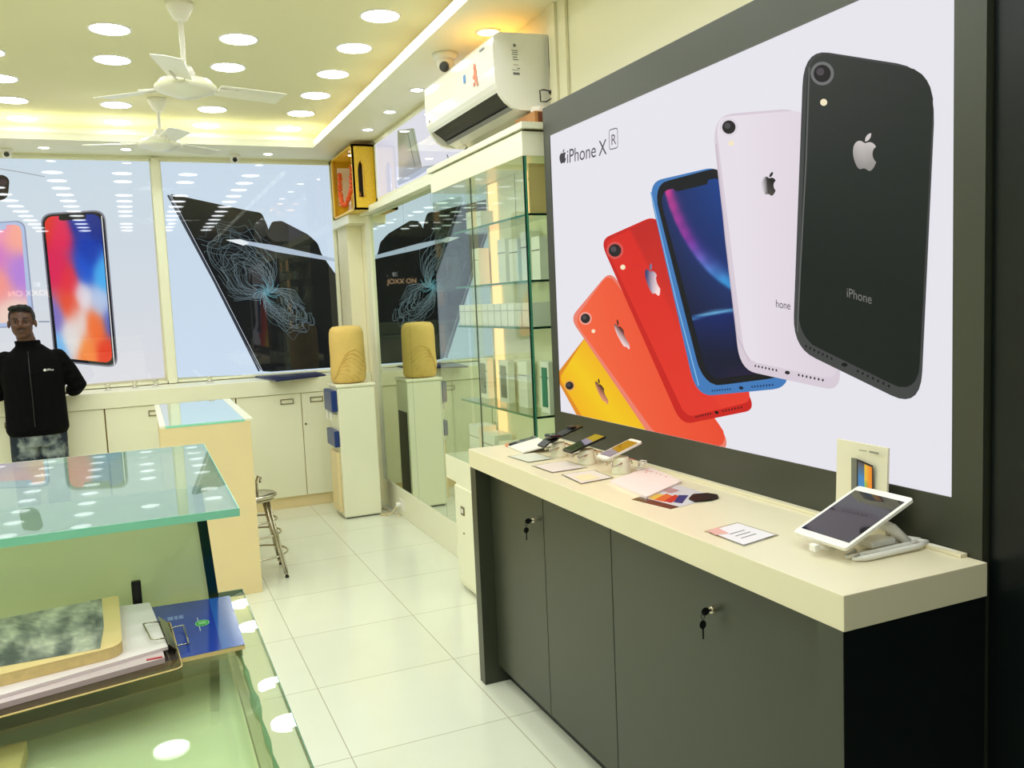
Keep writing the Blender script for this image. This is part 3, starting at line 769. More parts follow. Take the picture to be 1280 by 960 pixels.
for z in (1.915, 1.636, 1.436, 1.05):
    g = MB(); g.box(X0+0.02, 1.70, 3.32, 4.24, z-0.008, z); s_ = g.build('shelf', M['glass_green'], dc)
    e = MB(); e.box(X0+0.0165, X0+0.0198, 3.32, 4.24, z-0.009, z+0.0005); e.build('front_edge', M['edge_mid'], s_)
    e = MB(); e.box(X0+0.0198, 1.70, 3.316, 3.3198, z-0.009, z+0.0005); e.build('shelf_edge', M['edge_dark'], s_)
MB().box(1.6945, 1.7025, 4.00, 4.10, 0.76, 2.14).build('light_strip', M['strip'], dc)
MB().box(1.6945, 1.7025, 3.60, 3.63, 1.93, 2.14).build('light_strip', M['strip'], dc)
for yy in (3.50, 3.78): MB().box(1.7020, 1.7028, yy, yy+0.003, 1.93, 2.149).build('board_joint', M['joint'], dc)
# goods in the cabinet
def carton(y, z, wy, h, d, label, grp, m='box_white', pic=None, x=None):
    x1 = x if x is not None else 1.685
    b = MB().box(x1-d, x1, y-wy/2, y+wy/2, z+0.0005, z+h, bev=0.0015)
    t = thing('phone_box', label, 'box', (x1-d/2, y, z), grp)
    b.build('carton', M[m], t)
    MB().box(x1-d-0.0012, x1-d-0.0002, y-wy/2+0.002, y+wy/2-0.002, z+h*0.68, z+h*0.70).build('lid_seam', M['grey'], t)
    if pic:
        a = MB(); a.box(x1-d-0.0024, x1-d-0.0012, y-wy*0.30, y+wy*0.30, z+h*0.12, z+h*0.88); a.build('pictured_phone', pic, t)
    return t
gp = mat('grey_print', (118, 128, 124), 0.4); gr = mat('teal_print', (40, 128, 104), 0.4)
nth = ['nearest the picture panel', 'second from the picture panel', 'third from the picture panel', 'fourth from the picture panel', 'fifth from the picture panel', 'sixth from the picture panel', 'seventh from the picture panel', 'eighth from the picture panel', 'ninth from the picture panel', 'tenth from the picture panel', 'eleventh from the picture panel', 'twelfth from the picture panel']
for i in range(11):
    carton(3.40+0.079*i, 1.436, 0.070, 0.105, 0.13, 'slim white carton on the third glass shelf, '+nth[i], 'white cartons on the third glass shelf')
for i, (y, h, wy) in enumerate(((3.42, 0.19, 0.085), (3.53, 0.22, 0.085), (3.66, 0.20, 0.10), (3.80, 0.21, 0.09), (4.14, 0.19, 0.08))):
    carton(y, 1.636, wy, h, 0.06, 'tall white carton on the second glass shelf, '+nth[i], 'white cartons on the second glass shelf')
for i, (y, h, wy) in enumerate(((4.18, 0.10, 0.08), (4.05, 0.09, 0.06))):
    carton(y, 1.915, wy, h, 0.07, 'small white carton on the top glass shelf, '+('left one' if i == 0 else 'right one'), 'cartons on the top glass shelf')
carton(3.345, 1.916, 0.012, 0.21, 0.09, 'tan card box standing upright at the near end of the top glass shelf', None, 'tan', x=1.66)
for i, (y, h, wy, d, pic) in enumerate(((4.17, 0.21, 0.115, 0.035, gp), (3.90, 0.21, 0.115, 0.035, gp), (3.66, 0.22, 0.10, 0.04, None), (3.40, 0.23, 0.085, 0.05, gr))):
    lab = ['white box with a grey pictured phone on the lowest glass shelf, left one', 'white box with a grey pictured phone on the lowest glass shelf, second from the left', 'plain white box on the lowest glass shelf, third from the left', 'white box with a teal picture on the lowest glass shelf by the panel'][i]
    carton(y, 1.05, wy, h, d, lab, None, 'box_white', pic)
for i, (y, h, wy) in enumerate(((4.18, 0.19, 0.14), (3.98, 0.17, 0.16), (3.76, 0.15, 0.17), (3.52, 0.14, 0.18))):
    carton(y, 0.7205, wy, h, 0.10, 'wide white carton on the cabinet floor, '+['leftmost', 'second from the left', 'third from the left', 'nearest the panel'][i], 'cartons on the cabinet floor')
# things on top of the cabinet
wb = thing('wooden_box', 'small wooden box on top of the display cabinet beside the panel', 'box', (1.64, 3.40, 2.2852))
MB().box(1.59, 1.69, 3.30, 3.50, 2.2855, 2.335, bev=0.002).build('body', M['wood'], wb)
MB().box(1.605, 1.68, 3.2985, 3.2999, 2.29, 2.33).build('dark_end', mat('dark_wood', (110, 52, 30), 0.5), wb)
rl = MB(); rl.lathe((1.64, 3.36, 2.3355), [(0.0005, 0), (0.034, 0), (0.036, 0.004), (0.036, 0.022), (0.033, 0.026), (0.0005, 0.026)], 28)
one('tape_roll', rl, M['paper'], 'white roll lying on the wooden box', 'tape roll')
cc = MB(); cc.tube([(1.60, 3.52, 2.292), (1.58, 3.62, 2.298), (1.575, 3.72, 2.290), (1.60, 3.82, 2.29), (1.57, 3.95, 2.292), (1.56, 4.05, 2.289)], 0.0045)
cc.ball((1.575, 3.66, 2.300), 0.012); cc.ball((1.575, 3.70, 2.297), 0.012)
one('cable', cc, M['black'], 'dark cable lying on top of the display cabinet', 'cable')
c2 = MB(); c2.tube([(1.60, 4.42, 2.345), (1.59, 4.36, 2.30), (1.60, 4.30, 2.292), (1.62, 4.26, 2.32), (1.64, 4.22, 2.35)], 0.003)
one('cable', c2, M['black'], 'thin cable loop under the left end of the air conditioner', 'cable')

# ---------------------------------------------------------------- air conditioner
acn = thing('air_conditioner', 'white split air conditioner mounted high above the display cabinet', 'air conditioner', (1.58, 3.85, 2.5))
ya, yb = 3.375, 4.29
prof = [(1.702, 2.352), (1.702, 2.672), (1.475, 2.664), (1.458, 2.655), (1.449, 2.64), (1.446, 2.60), (1.447, 2.52), (1.451, 2.46), (1.458, 2.438), (1.468, 2.424),
        (1.470, 2.434), (1.510, 2.408), (1.548, 2.380), (1.556, 2.366), (1.60, 2.352)]
b = MB(); b.prism([(x, ya+0.022, z) for x, z in prof], (0, yb-ya-0.044, 0))
b.build('casing', M['acwhite'], acn)
endp = [(1.702, 2.352), (1.702, 2.672), (1.475, 2.664), (1.458, 2.655), (1.449, 2.64), (1.446, 2.60), (1.447, 2.52), (1.451, 2.46), (1.458, 2.438), (1.472, 2.41), (1.495, 2.383), (1.525, 2.362), (1.56, 2.352)]
for (y, s) in ((ya, 1), (yb, -1)):
    b = MB(); b.prism([(x, y, z) for x, z in endp], (0, s*0.0215, 0)); e_ = b.build('end_cap', M['acwhite'], acn)
    if s == 1:
        tx = MB()
        tx.cyl((1.545, ya-0.0004, 2.615), (1.545, ya-0.0012, 2.615), 0.007, seg=16)
        for (x, z, w_, h_) in ((1.545, 2.594, 0.030, 0.003), (1.545, 2.586, 0.024, 0.003), (1.545, 2.578, 0.028, 0.003), (1.545, 2.567, 0.020, 0.004), (1.548, 2.557, 0.026, 0.003), (1.548, 2.536, 0.022, 0.002), (1.560, 2.522, 0.012, 0.004), (1.545, 2.515, 0.032, 0.002), (1.549, 2.500, 0.030, 0.010)):
            tx.box(x-w_/2, x+w_/2, ya-0.0012, ya-0.0004, z-h_/2, z+h_/2)
        tx.build('printed_label', M['grey'], e_)
b = MB(); b.prism([(1.470, ya+0.03, 2.4338), (1.510, ya+0.03, 2.4078), (1.548, ya+0.03, 2.3798), (1.546, ya+0.03, 2.3770), (1.508, ya+0.03, 2.4050), (1.468, ya+0.03, 2.4310)], (0, yb-ya-0.06, 0))
b.build('air_outlet', M['black'], acn)
b = MB(); b.prism([(1.532, ya+0.04, 2.376), (1.546, ya+0.04, 2.362), (1.549, ya+0.04, 2.364), (1.535, ya+0.04, 2.378)], (0, yb-ya-0.08, 0)); b.build('flap', M['grey'], acn)
one('sticker', MB().box(1.4440, 1.4451, 3.70, 3.725, 2.538, 2.572), mat('blue_sticker', (40, 120, 190), 0.4), 'small blue sticker on the front of the air conditioner', 'sticker')
stc = MB()
for (y, z, r) in ((3.585, 2.575, 0.014), (3.58, 2.55, 0.017), (3.575, 2.522, 0.015), (3.60, 2.535, 0.010), (3.565, 2.50, 0.010), (3.60, 2.505, 0.009)):
    stc.cyl((1.4456, y, z), (1.4444, y, z), r, seg=14)
one('sticker', stc, mat('orange_sticker', (222, 120, 80), 0.5), 'small orange figure-like sticker on the front of the air conditioner', 'sticker')
MB().cyl((1.4462, 4.235, 2.475), (1.4450, 4.235, 2.475), 0.009, seg=16).build('indicator', M['grey'], acn)
MB().box(1.4448, 1.4460, 3.47, 3.52, 2.62, 2.628).build('badge', M['grey'], acn)
wi = MB(); wi.tube([(1.699, 3.36, 2.66), (1.698, 3.36, 2.55), (1.700, 3.355, 2.45), (1.694, 3.34, 2.40), (1.67, 3.345, 2.385), (1.645, 3.35, 2.385), (1.643, 3.35, 2.43), (1.66, 3.35, 2.435), (1.685, 3.345, 2.43), (1.697, 3.34, 2.40), (1.697, 3.33, 2.372)], 0.003)
wi.cyl((1.69, 3.35, 2.425), (1.69, 3.337, 2.425), 0.007)
one('cable', wi, M['black'], 'black cable hanging down the wall at the right end of the air conditioner', 'cable')
br = MB(); br.box(1.66, 1.70, 4.18, 4.22, 2.286, 2.351)
one('support_block', br, M['lam'], 'small cream block under the left end of the air conditioner', 'block')

# ---------------------------------------------------------------- picture panel on the right
pp = thing('lightbox_panel', 'big backlit panel of six fanned phones in a dark grey frame', 'advertising panel', (1.6, 2.2, 1.0))
fy0, fy1, fz1 = 1.217, 3.209, 2.322
qy0, qy1, qz0, qz1 = 1.291, 3.156, 1.087, 2.205
f_ = MB()
f_.box(XP, 1.716, qy1, fy1, 0.0, fz1)
f_.box(XP, 1.716, fy0, qy0, 0.0, fz1)
f_.box(XP, 1.716, qy0, qy1, qz1, fz1)
f_.box(XP, 1.716, qy0, qy1, 0.0, qz0)
f_.build('frame', M['dark'], pp)
L = Art(0, XP+0.004, -0.00009, (qy0, qy1, qz0, qz1))
L.mb.box(XP+0.0041, XP+0.02, qy0, qy1, qz0, qz1, 0)
L.mb.c = [s2l((237, 235, 243))]*len(L.mb.v)
L.build('lit_face', M['print'], pp)
def nart(): return Art(0, XP+0.004, -0.00009, (qy0+0.0005, qy1-0.0005, qz0+0.0005, qz1-0.0005))
def back_phone(pts, cfn, rim, lay, r, lens, flash, logo, logocol, name='phone_picture', extra=None, lensr=7, bot=(6, 8), holes=None):
    a = nart(); tl, tr, br_, bl = [Vector(a.p2(*p)) for p in pts]
    a.poly2(rounded([tl, tr, br_, bl], r), rim, lay)
    a.quad([(x+dx, y+dy) for (x, y), (dx, dy) in zip(pts, ((5, 3), (-2, 3), (-3, -bot[1]), (6, -bot[0])))], cfn, lay+1, (min(r) if isinstance(r, list) else r)*0.8, 14, 26)
    if holes:
        def bl_(u, v): return (tl*(1-u)+tr*u)*(1-v)+(bl*(1-u)+br_*u)*v
        for (u0, u1) in holes[0]:
            for k in range(7): a.dot(bl_(u0+(u1-u0)*k/6, holes[1]), 0.0035, lerp(rim, (0, 0, 0), 0.75), lay+3)
        a.dot(bl_((holes[0][0][1]+holes[0][1][0])/2, holes[1]), 0.010, lerp(rim, (0, 0, 0), 0.85), lay+3, 0.5)
    if lens:
        a.ell(lens[0], lens[1], lensr*1.35, lerp(rim, (255, 255, 255), 0.25), lay+2); a.ell(lens[0], lens[1], lensr, (30, 26, 28), lay+3); a.ell(lens[0]-lensr*0.2, lens[1]-lensr*0.2, lensr*0.45, (76, 70, 76), lay+4)
    if flash: a.ell(flash[0], flash[1], 3.6*lensr/9, (250, 236, 200), lay+3)
    if logo: a.shape([[(x*(1.5 if lensr > 10 else 1.2), y*1.75) for x, y in P_] for P_ in FRUIT], logo[0], logo[1], logo[2], logocol, lay+3)
    if extra: extra(a, lay)
    return a.build(name, M['print'], pp)
# yellow
back_phone([(694, 470), (735, 417), (860, 560), (760, 590)], lambda u, v: lerp((250, 206, 22), (246, 176, 20), abs(u-0.45)*1.6), (226, 140, 30), 2, 0.05, (712, 482), None,
           ((751, 487), (764, 497), (745, 469)), lambda x, y: lerp((230, 150, 120), (70, 40, 20), 0.5+y*1.2+x*0.6), lensr=5)
# coral
back_phone([(713, 398), (763, 338), (915, 556), (850, 600)], lambda u, v: lerp((250, 104, 64), (240, 74, 44), 0.5*u+0.5*v), (240, 130, 110), 8, 0.06, (732, 398), (742, 414),
           ((776, 416), (790, 424), (768, 395)), lambda x, y: lerp((250, 220, 220), (90, 30, 24), 0.5+y*1.1+x*0.7), lensr=6)
# red
def redx(a, lay): pass
back_phone([(750, 300), (822, 268), (946, 512), (852, 531)], lambda u, v: lerp((222, 34, 26), (232, 54, 38), v) if u < 0.55 else lerp((196, 26, 22), (236, 60, 42), v), (206, 26, 20), 14, [0.07, 0.07, 0.05, 0.06], (769, 313), (779, 334),
           ((815, 348), (832, 354), (810, 325)), lambda x, y: lerp((60, 60, 110), (255, 226, 226), 0.5-y*0.5+x*1.2), extra=redx, lensr=8, bot=(9, 11), holes=(((0.25, 0.45), (0.62, 0.85)), 0.978))
# blue, screen side
ab = nart()
pts = [(810, 228), (905, 206), (994, 484), (871, 496)]
tl, tr, br_, bl = [Vector(ab.p2(*p)) for p in pts]
ab.poly2(rounded([tl, tr, br_, bl], 0.085), (64, 124, 190), 20)
ab.quad([(816, 231), (910, 206), (990, 470), (880, 484)], lambda u, v: (8, 9, 18), 21, 0.08, 12, 20)
ab.ribbon([(814, 240), (845, 372), (874, 482)], 0.006, (130, 186, 232), 21.5)
def planet(u, v):
    r_ = math.hypot(u-1.15, v*1.6); n_ = 0.5+0.5*math.sin(u*23+v*31)*math.sin(v*47-u*11)
    if v < 0.67:
        base = lerp((8, 34, 96), (10, 70, 150), 1-r_) if r_ < 1.03 else lerp((16, 44, 104), (10, 20, 60), (r_-1.03)*2)
        glow = lerp(lerp((232, 60, 150), (150, 50, 170), v*3.2), (60, 160, 226), (v-0.28)*4)
        k = math.exp(-((1.03-r_)/0.13)**2) if r_ < 1.03 else math.exp(-((r_-1.03)/0.025)**2)
        base = lerp(base, glow, k*(0.75+0.25*n_))
        base = lerp(base, (6, 14, 48), 0.8*max(0, min(1, (v-0.56)*8)) if r_ < 0.98 else 0)
    else:
        base = lerp((4, 34, 110), (4, 12, 46), (v-0.67)*4+abs(u-0.4)*0.5)
        if v > 0.93: base = lerp(base, (90, 30, 80), u*(v-0.93)*9)
    k = math.exp(-((v-0.675-0.10*(u-0.35)**2)/0.008)**2)*max(0, 1-abs(u-0.35)*1.3)
    return lerp(base, (120, 196, 240), k)
ab.quad([(824, 240), (906, 220), (984, 462), (886, 475)], planet, 23, 0.055, 34, 90)
ab.rpoly([(838, 230), (885, 219), (886, 230), (845, 240)], (8, 9, 18), 24, 0.02)
def blb(u, v): return (tl*(1-u)+tr*u)*(1-v)+(bl*(1-u)+br_*u)*v
for k in range(8): ab.dot(blb(0.20+0.028*k, 0.981), 0.0032, (20, 50, 90), 24); ab.dot(blb(0.62+0.028*k, 0.981), 0.0032, (20, 50, 90), 24)
ab.dot(blb(0.51, 0.981), 0.010, (16, 30, 50), 24, 0.5)
ab.build('phone_picture', M['print'], pp)
# white
def whx(a, lay):
    a.text('hone', (971, 384), (989, 387), (971, 374), (70, 66, 72), lay+3)
    a.ribbon([(896, 180), (908, 300), (922, 420), (938, 452)], 0.005, (206, 190, 204), lay+2)
back_phone([(890, 144), (1012, 134), (1054, 490), (926, 462)], lambda u, v: lerp((240, 232, 240), (222, 210, 222), 0.6*u+0.2*v) if u > 0.15 else (236, 228, 238), (220, 208, 220), 28, [0.10, 0.10, 0.06, 0.07], (912, 159), (915, 179),
           ((962, 229), (980, 233), (963, 212)), lambda x, y: (214, 206, 212) if x < -0.22 else lerp((30, 28, 26), (90, 86, 80), -y), extra=whx, lensr=8.5, bot=(12, 14), holes=(((0.18, 0.40), (0.62, 0.84)), 0.972))
# black
def bkx(a, lay):
    a.ribbon([(1013, 84), (1009, 200), (1002, 330), (998, 415)], 0.005, (96, 98, 96), lay+2)
    a.text('iPhone', (1060, 371), (1091, 380), (1060, 359), (122, 122, 118), lay+3)
back_phone([(1006, 61), (1172, 87), (1152, 512), (992, 434)], lambda u, v: lerp(lerp((58, 58, 56), (42, 46, 42), u), (14, 24, 20), min(1, v*1.4)), (66, 68, 68), 36, [0.09, 0.11, 0.085, 0.085], (1029, 92), (1031, 128),
           ((1082, 189), (1106, 193), (1083, 162)), lambda x, y: lerp((214, 206, 204), (150, 146, 142), 0.5-y), extra=bkx, lensr=11, bot=(12, 16), holes=(((0.12, 0.34), (0.55, 0.78)), 0.974))
at_ = nart()
at_.shape([[(x*1.1, y*1.6) for x, y in P_] for P_ in FRUIT], (704.5, 195.5), (713.5, 193), (704.5, 184.5), (66, 62, 70), 44)
at_.text('iPhone', (710, 204), (746, 196), (710, 186.5), (76, 72, 80), 44)
at_.text('X', (749.5, 195), (759.5, 192.5), (749.5, 175.5), (76, 72, 80), 44)
P = [at_.p2(*p) for p in [(762.5, 162.8), (773, 159.8), (773.5, 184.5), (763, 187.2)]]
at_.ribbon([p for p in rounded(P, 0.012)], 0.0032, (76, 72, 80), 44, px=False, closed=True)
at_.text('R', (765.6, 181.5), (771.4, 180), (765.6, 168), (90, 86, 94), 44)
at_.build('lettering', M['print'], pp)

# ---------------------------------------------------------------- dark counter on the right
HC = 0.967
tw = thing('display_counter', 'long dark grey counter with a thick cream top under the backlit panel', 'counter', (1.38, 2.2, 0))
MB().box(1.188, 1.5805, 1.203, 3.205, HC-0.072, HC, bev=0.002).build('worktop', M['worktop'], tw)
MB().box(1.560, 1.5805, 1.25, 3.205, HC+0.0005, HC+0.008, bev=0.001).build('back_strip', M['worktop'], tw)
MB().box(1.190, 1.5805, 3.145, 3.2, 0.0, HC-0.0725, bev=0.001).build('end_leg', M['dark'], tw)
MB().box(1.190, 1.5805, 1.206, 1.275, 0.0, HC-0.0725, bev=0.001).build('end_panel', M['darker'], tw)
MB().box(1.1895, 1.1899, 1.207, 1.274, 0.0, HC-0.073).build('end_panel_front', M['dark'], tw)
MB().box(1.270, 1.575, 1.276, 3.144, 0.05, HC-0.073).build('carcass', M['dark'], tw)
MB().box(1.300, 1.57, 1.276, 3.144, 0.0, 0.0495).build('plinth', M['darker'], tw)
ds = [1.279, 2.189, 2.656, 3.143]
for i in range(3):
    d = MB().box(1.25, 1.2695, ds[i]+0.002, ds[i+1]-0.002, 0.075, HC-0.085, bev=0.001).build('door', M['dark'], tw)
    if i == 1: continue
    ly, lz = (1.692, 0.772) if i == 0 else (2.731, 0.769)
    lk = MB().lathe((1.25, ly, lz), [(0.0005, -0.010), (0.008, -0.010), (0.0095, -0.008), (0.0105, 0.0)], 22, axis='x'); lk.build('lock', M['steel'], d)
    ks = MB()
    ks.box(1.218, 1.240, ly-0.0008, ly+0.0008, lz-0.003, lz+0.003)
    bow = [(1.225-0.012*math.cos(a), ly-0.0012, lz+0.010*math.sin(a)) for a in [2*PI*k/14 for k in range(14)]]
    ks.prism(bow, (0, 0.0024, 0))
    ks.build('key', M['black'], d)
    k2 = MB(); k2.tube([(1.218, ly, lz), (1.214, ly+0.003, lz-0.012), (1.217, ly, lz-0.022), (1.221, ly-0.003, lz-0.012)], 0.0012, 6, closed=True)
    k2.prism([(1.2165-0.010*math.cos(a), ly-0.001, lz-0.032+0.011*math.sin(a)) for a in [2*PI*k/12 for k in range(12)]], (0, 0.0022, 0))
    k2.box(1.2145, 1.2190, ly-0.0009, ly+0.0009, lz-0.068, lz-0.040)
    k2.build('spare_key', M['black'], d)

# sloped slab (phone, tablet): bottom-centre, top-centre, width along y
def slab(t, lo, hi, w, th, body, scr, rim=0.004, chin=0.012, r=0.010, scrfn=None, name='body'):
    lo = Vector(lo); hi = Vector(hi); up = (hi-lo); Ln = up.length; up.normalize(); rt = Vector((0, -1, 0)); n = rt.cross(up).normalized()
    if n.z < 0: n = -n
    def P(a, b, c): return lo+rt*a+up*b+n*c
    R = rounded([(-w/2, 0), (w/2, 0), (w/2, Ln), (-w/2, Ln)], r, 6)
    m = MB(); m.prism([P(a, b, -th) for a, b in R], n*th); o = m.build(name, body, t)
    S = rounded([(-w/2+rim, chin), (w/2-rim, chin), (w/2-rim, Ln-chin), (-w/2+rim, Ln-chin)], 0.002, 3)
    m = MB(); m.prism([P(a, b, 0.0001) for a, b in S], n*0.0004); m.build('screen', scr, t)
    return P, Ln
def stand(c, h, label, grp):
    t = thing('phone_stand', label, 'stand', (c[0], c[1], HC), grp)
    MB().lathe((c[0], c[1], HC+0.0002), [(0.0005, 0), (0.032, 0), (0.031, 0.004), (0.027, h*0.75), (0.025, h*0.9), (0.0005, h*0.9)], 32).build('post', M['lam'], t)
    for s in (-1, 1):
        cl = MB(); cl.tube([(c[0]+0.005, c[1]+s*0.018, HC+h*0.7), (c[0]-0.03, c[1]+s*0.03, HC+h*0.55), (c[0]-0.045, c[1]+s*0.022, HC+h*0.45), (c[0]-0.05, c[1]+s*0.020, HC+h*0.75)], 0.0032, 8)
        cl.tube([(c[0]+0.005, c[1]+s*0.018, HC+h*0.7), (c[0]+0.02, c[1]+s*0.015, HC+h*0.8), (c[0]+0.05, c[1]+s*0.028, HC+h*0.65), (c[0]+0.055, c[1]+s*0.02, HC+h*0.35)], 0.0032, 8)
        cl.build('clamp_arm', M['chrome'], t)
    wr = MB(); P = []
    for k in range(40):
        a = k*0.75; P.append((c[0]+0.055+0.011*math.cos(a)+0.0006*k, c[1]-0.018+0.011*math.sin(a), HC+0.006+0.0008*k))
    wr.tube(P, 0.0018, 6); wr.build('coiled_wire', M['white'], t)
    return t
stand((1.440, 2.435), 0.060, 'pale round stand with clamps holding the white phone', 'round display stands for phones')
stand((1.425, 2.645), 0.058, 'pale round stand with clamps holding the black phone', 'round display stands for phones')
stand((1.410, 2.835), 0.058, 'pale round stand holding the dark device nearest the glass cabinet', 'round display stands for phones')
amber = mat('amber_lit_screen', (136, 100, 20), 0.12, coat=0.6); lil = mat('painted_lilac_reflection', (120, 120, 150), 0.15)
olive = mat('olive_screen', (128, 122, 40), 0.12, coat=0.6)
t = thing('smartphone', 'white phone with an amber screen tilted on a round stand', 'phone', (1.45, 2.45, 1.04))
P, Ln = slab(t, (1.375, 2.452, 1.024), (1.512, 2.452, 1.068), 0.074, 0.007, M['white'], amber, 0.004, 0.014)
m = MB(); m.prism([P(-0.032, 0.015, 0.0006), P(0.032, 0.015, 0.0006), P(0.032, 0.05, 0.0006), P(-0.032, 0.062, 0.0006)], (0, 0, 0.0002)); m.build('screen_reflection', lil, t)  # lilac reflection painted as a flat patch on the screen
t = thing('smartphone', 'black phone with an olive screen and painted reflections tilted on a round stand', 'phone', (1.43, 2.65, 1.04))
P, Ln = slab(t, (1.350, 2.655, 1.020), (1.486, 2.645, 1.064), 0.072, 0.007, M['black'], olive, 0.003, 0.006)
m = MB(); m.prism([P(-0.033, 0.007, 0.0006), P(0.033, 0.007, 0.0006), P(0.033, 0.058, 0.0006), P(-0.033, 0.078, 0.0006)], (0, 0, 0.0002)); m.build('dark_reflection', M['screen'], t)  # flat dark patch imitates a reflection across the glass
m = MB(); m.prism([P(0.033, 0.058, 0.0006), P(0.033, 0.09, 0.0006), P(-0.033, 0.10, 0.0006), P(-0.033, 0.078, 0.0006)], (0, 0, 0.0002)); m.build('lilac_reflection', lil, t)  # second painted reflection, lilac, above the dark one
# dark device nearest cabinet, jagged top like a strap
t = thing('smart_watch', 'black smart watch with its strap laid over a round stand', 'watch', (1.41, 2.83, 1.03))
m = MB(); pts = [(1.335, 2.83, 1.010), (1.36, 2.83, 1.026), (1.39, 2.83, 1.034), (1.42, 2.83, 1.046), (1.45, 2.83, 1.058), (1.48, 2.83, 1.066), (1.50, 2.83, 1.068)]
for i in range(len(pts)-1):
    wv = 0.030+0.006*math.sin(i*2.1); a, b = pts[i], pts[i+1]
    m.prism([(a[0], a[1]-wv, a[2]), (b[0], b[1]-wv*0.95, b[2]), (b[0], b[1]+wv*0.95, b[2]), (a[0], a[1]+wv, a[2])], (0, 0, 0.006))
m.build('strap', M['black'], t)
MB().box(1.362, 1.408, 2.803, 2.857, 1.040, 1.053, bev=0.005).build('watch_case', M['screen'], t)
MB().box(1.452, 1.476, 2.812, 2.848, 1.066, 1.076, bev=0.003).build('buckle', M['black'], t)

def plate(px4, label, mm, z0=HC, th=0.0018, grp=None, rim=True):
    P = [at(x, y, 2, z0) for x, y in px4]
    t = thing('info_plate', label, 'sign', ((P[0]+P[2])/2)[:], grp)
    m = MB(); m.prism([p+Vector((0, 0, 0.0006)) for p in P], (0, 0, th)); m.build('acrylic_sheet', M['acrylic'], t)
    c = sum(P, Vector())/4
    m = MB(); m.prism([c+(p-c)*0.90+Vector((0, 0, th+0.0008)) for p in P], (0, 0, 0.0003)); m.build('paper_insert', mm, t)
    return t, P
pr1 = mat('pale_print', (226, 216, 206), 0.5); pr2 = mat('cream_print', (236, 222, 178), 0.5); pr3 = mat('pale_green_print', (216, 218, 200), 0.5)
plate([(634, 571), (660, 579), (694, 574), (668, 566)], 'clear price plate farthest along the counter, pale green insert', pr3)
plate([(664, 583), (690, 592), (735, 585), (708, 576)], 'clear price plate in front of the black phone, pinkish grey insert', pr1)
t, P = plate([(701, 594), (726, 606), (768, 598), (742, 588)], 'clear price plate in front of the white phone, with a cream patch', pr1)
c = (P[0]+P[1]*2+P[2]+P[3]*0.6)/4.6
m = MB(); m.prism([c+(p-c)*0.5+Vector((0, 0, 0.0031)) for p in P], (0, 0, 0.0004)); m.build('cream_patch', pr2, t)
t, P = plate([(880, 665), (930, 684), (974, 670), (922, 654)], 'clear price plate near the tablet, white insert with a pink corner', mat('white_print', (236, 230, 232), 0.45))
a, b, c_, d_ = P
m = MB(); m.prism([p+Vector((0, 0, 0.0031)) for p in (a*0.94+c_*0.06, a*0.70+b*0.30, a*0.42+b*0.28+c_*0.1+d_*0.2, a*0.62+d_*0.38)], (0, 0, 0.0004)); m.build('pink_corner', mat('pink_print', (226, 172, 160), 0.5), t)
m = MB()
for k in range(3):
    s = 0.42+0.14*k; q0 = a*(1-s)+b*s; q1 = d_*(1-s)+c_*s
    p0 = q0*0.72+q1*0.28; p1 = q0*0.30+q1*0.70; dd = (b-a).normalized()*0.002
    m.prism([p+Vector((0, 0, 0.0031)) for p in (p0-dd, p0+dd, p1+dd, p1-dd)], (0, 0, 0.0003))
m.build('text_lines', M['grey'], t)
# white paper stack with pink print
P = [at(x, y, 2, HC+0.008) for x, y in [(762, 601), (808, 621), (852, 601), (812, 583)]]
t = thing('leaflet_pad', 'white leaflet pad with faint red print lying by the brochure', 'leaflets', P[0][:])
m = MB(); m.prism([p-Vector((0, 0, 0.0075)) for p in P], (0, 0, 0.0075)); m.build('sheets', mat('pinkish_paper', (240, 224, 216), 0.6), t)
m = MB(); a, b, c_, d_ = P
for (u, v, w_) in ((0.12, 0.80, 0.07), (0.22, 0.83, 0.05), (0.36, 0.86, 0.03), (0.48, 0.87, 0.03), (0.62, 0.88, 0.04), (0.16, 0.74, 0.05)):
    q = (a*(1-u)+b*u)*(1-v)+(d_*(1-u)+c_*u)*v; e1 = (b-a)*w_; e2 = (d_-a)*0.025
    m.prism([p+Vector((0, 0, 0.0002)) for p in (q, q+e1, q+e1+e2, q+e2)], (0, 0, 0.0003))
m.build('red_print', mat('red_print', (214, 120, 110), 0.6), t)
# colourful brochure
P = [at(x, y, 2, HC) for x, y in [(789, 625), (838, 637), (898, 622), (846, 606)]]
t = thing('brochure', 'glossy brochure with dark stripe and colourful picture on the counter', 'brochure', P[0][:])
m = MB(); m.prism([p+Vector((0, 0, 0.0003)) for p in P], (0, 0, 0.001)); m.build('sheet', M['paper'], t)
a, b, c_, d_ = [p+Vector((0, 0, 0.0015)) for p in P]
def cell(m, u0, u1, v0, v1, rgb, lift=0.0):
    q = [(a*(1-u)+b*u)*(1-v)+(d_*(1-u)+c_*u)*v+Vector((0, 0, lift)) for u, v in ((u0, v0), (u1, v0), (u1, v1), (u0, v1))]
    m.add(q, [[0, 1, 2, 3]], 0, False, [s2l(rgb)]*4)
m = MB(); cell(m, 0, 1, 0, 0.18, (50, 28, 20)); cell(m, 0, 1, 0.18, 1, (226, 220, 222))
for k in range(7): cell(m, 0.04, 0.96, 0.025+0.022*k, 0.033+0.022*k, (130, 100, 80), 0.0002)
def cellq(m, pts, rgb, lift=0.0002):
    q = [(a*(1-u)+b*u)*(1-v)+(d_*(1-u)+c_*u)*v+Vector((0, 0, lift)) for u, v in pts]
    m.add(q, [list(range(len(q)))], 0, False, [s2l(rgb)]*len(q))
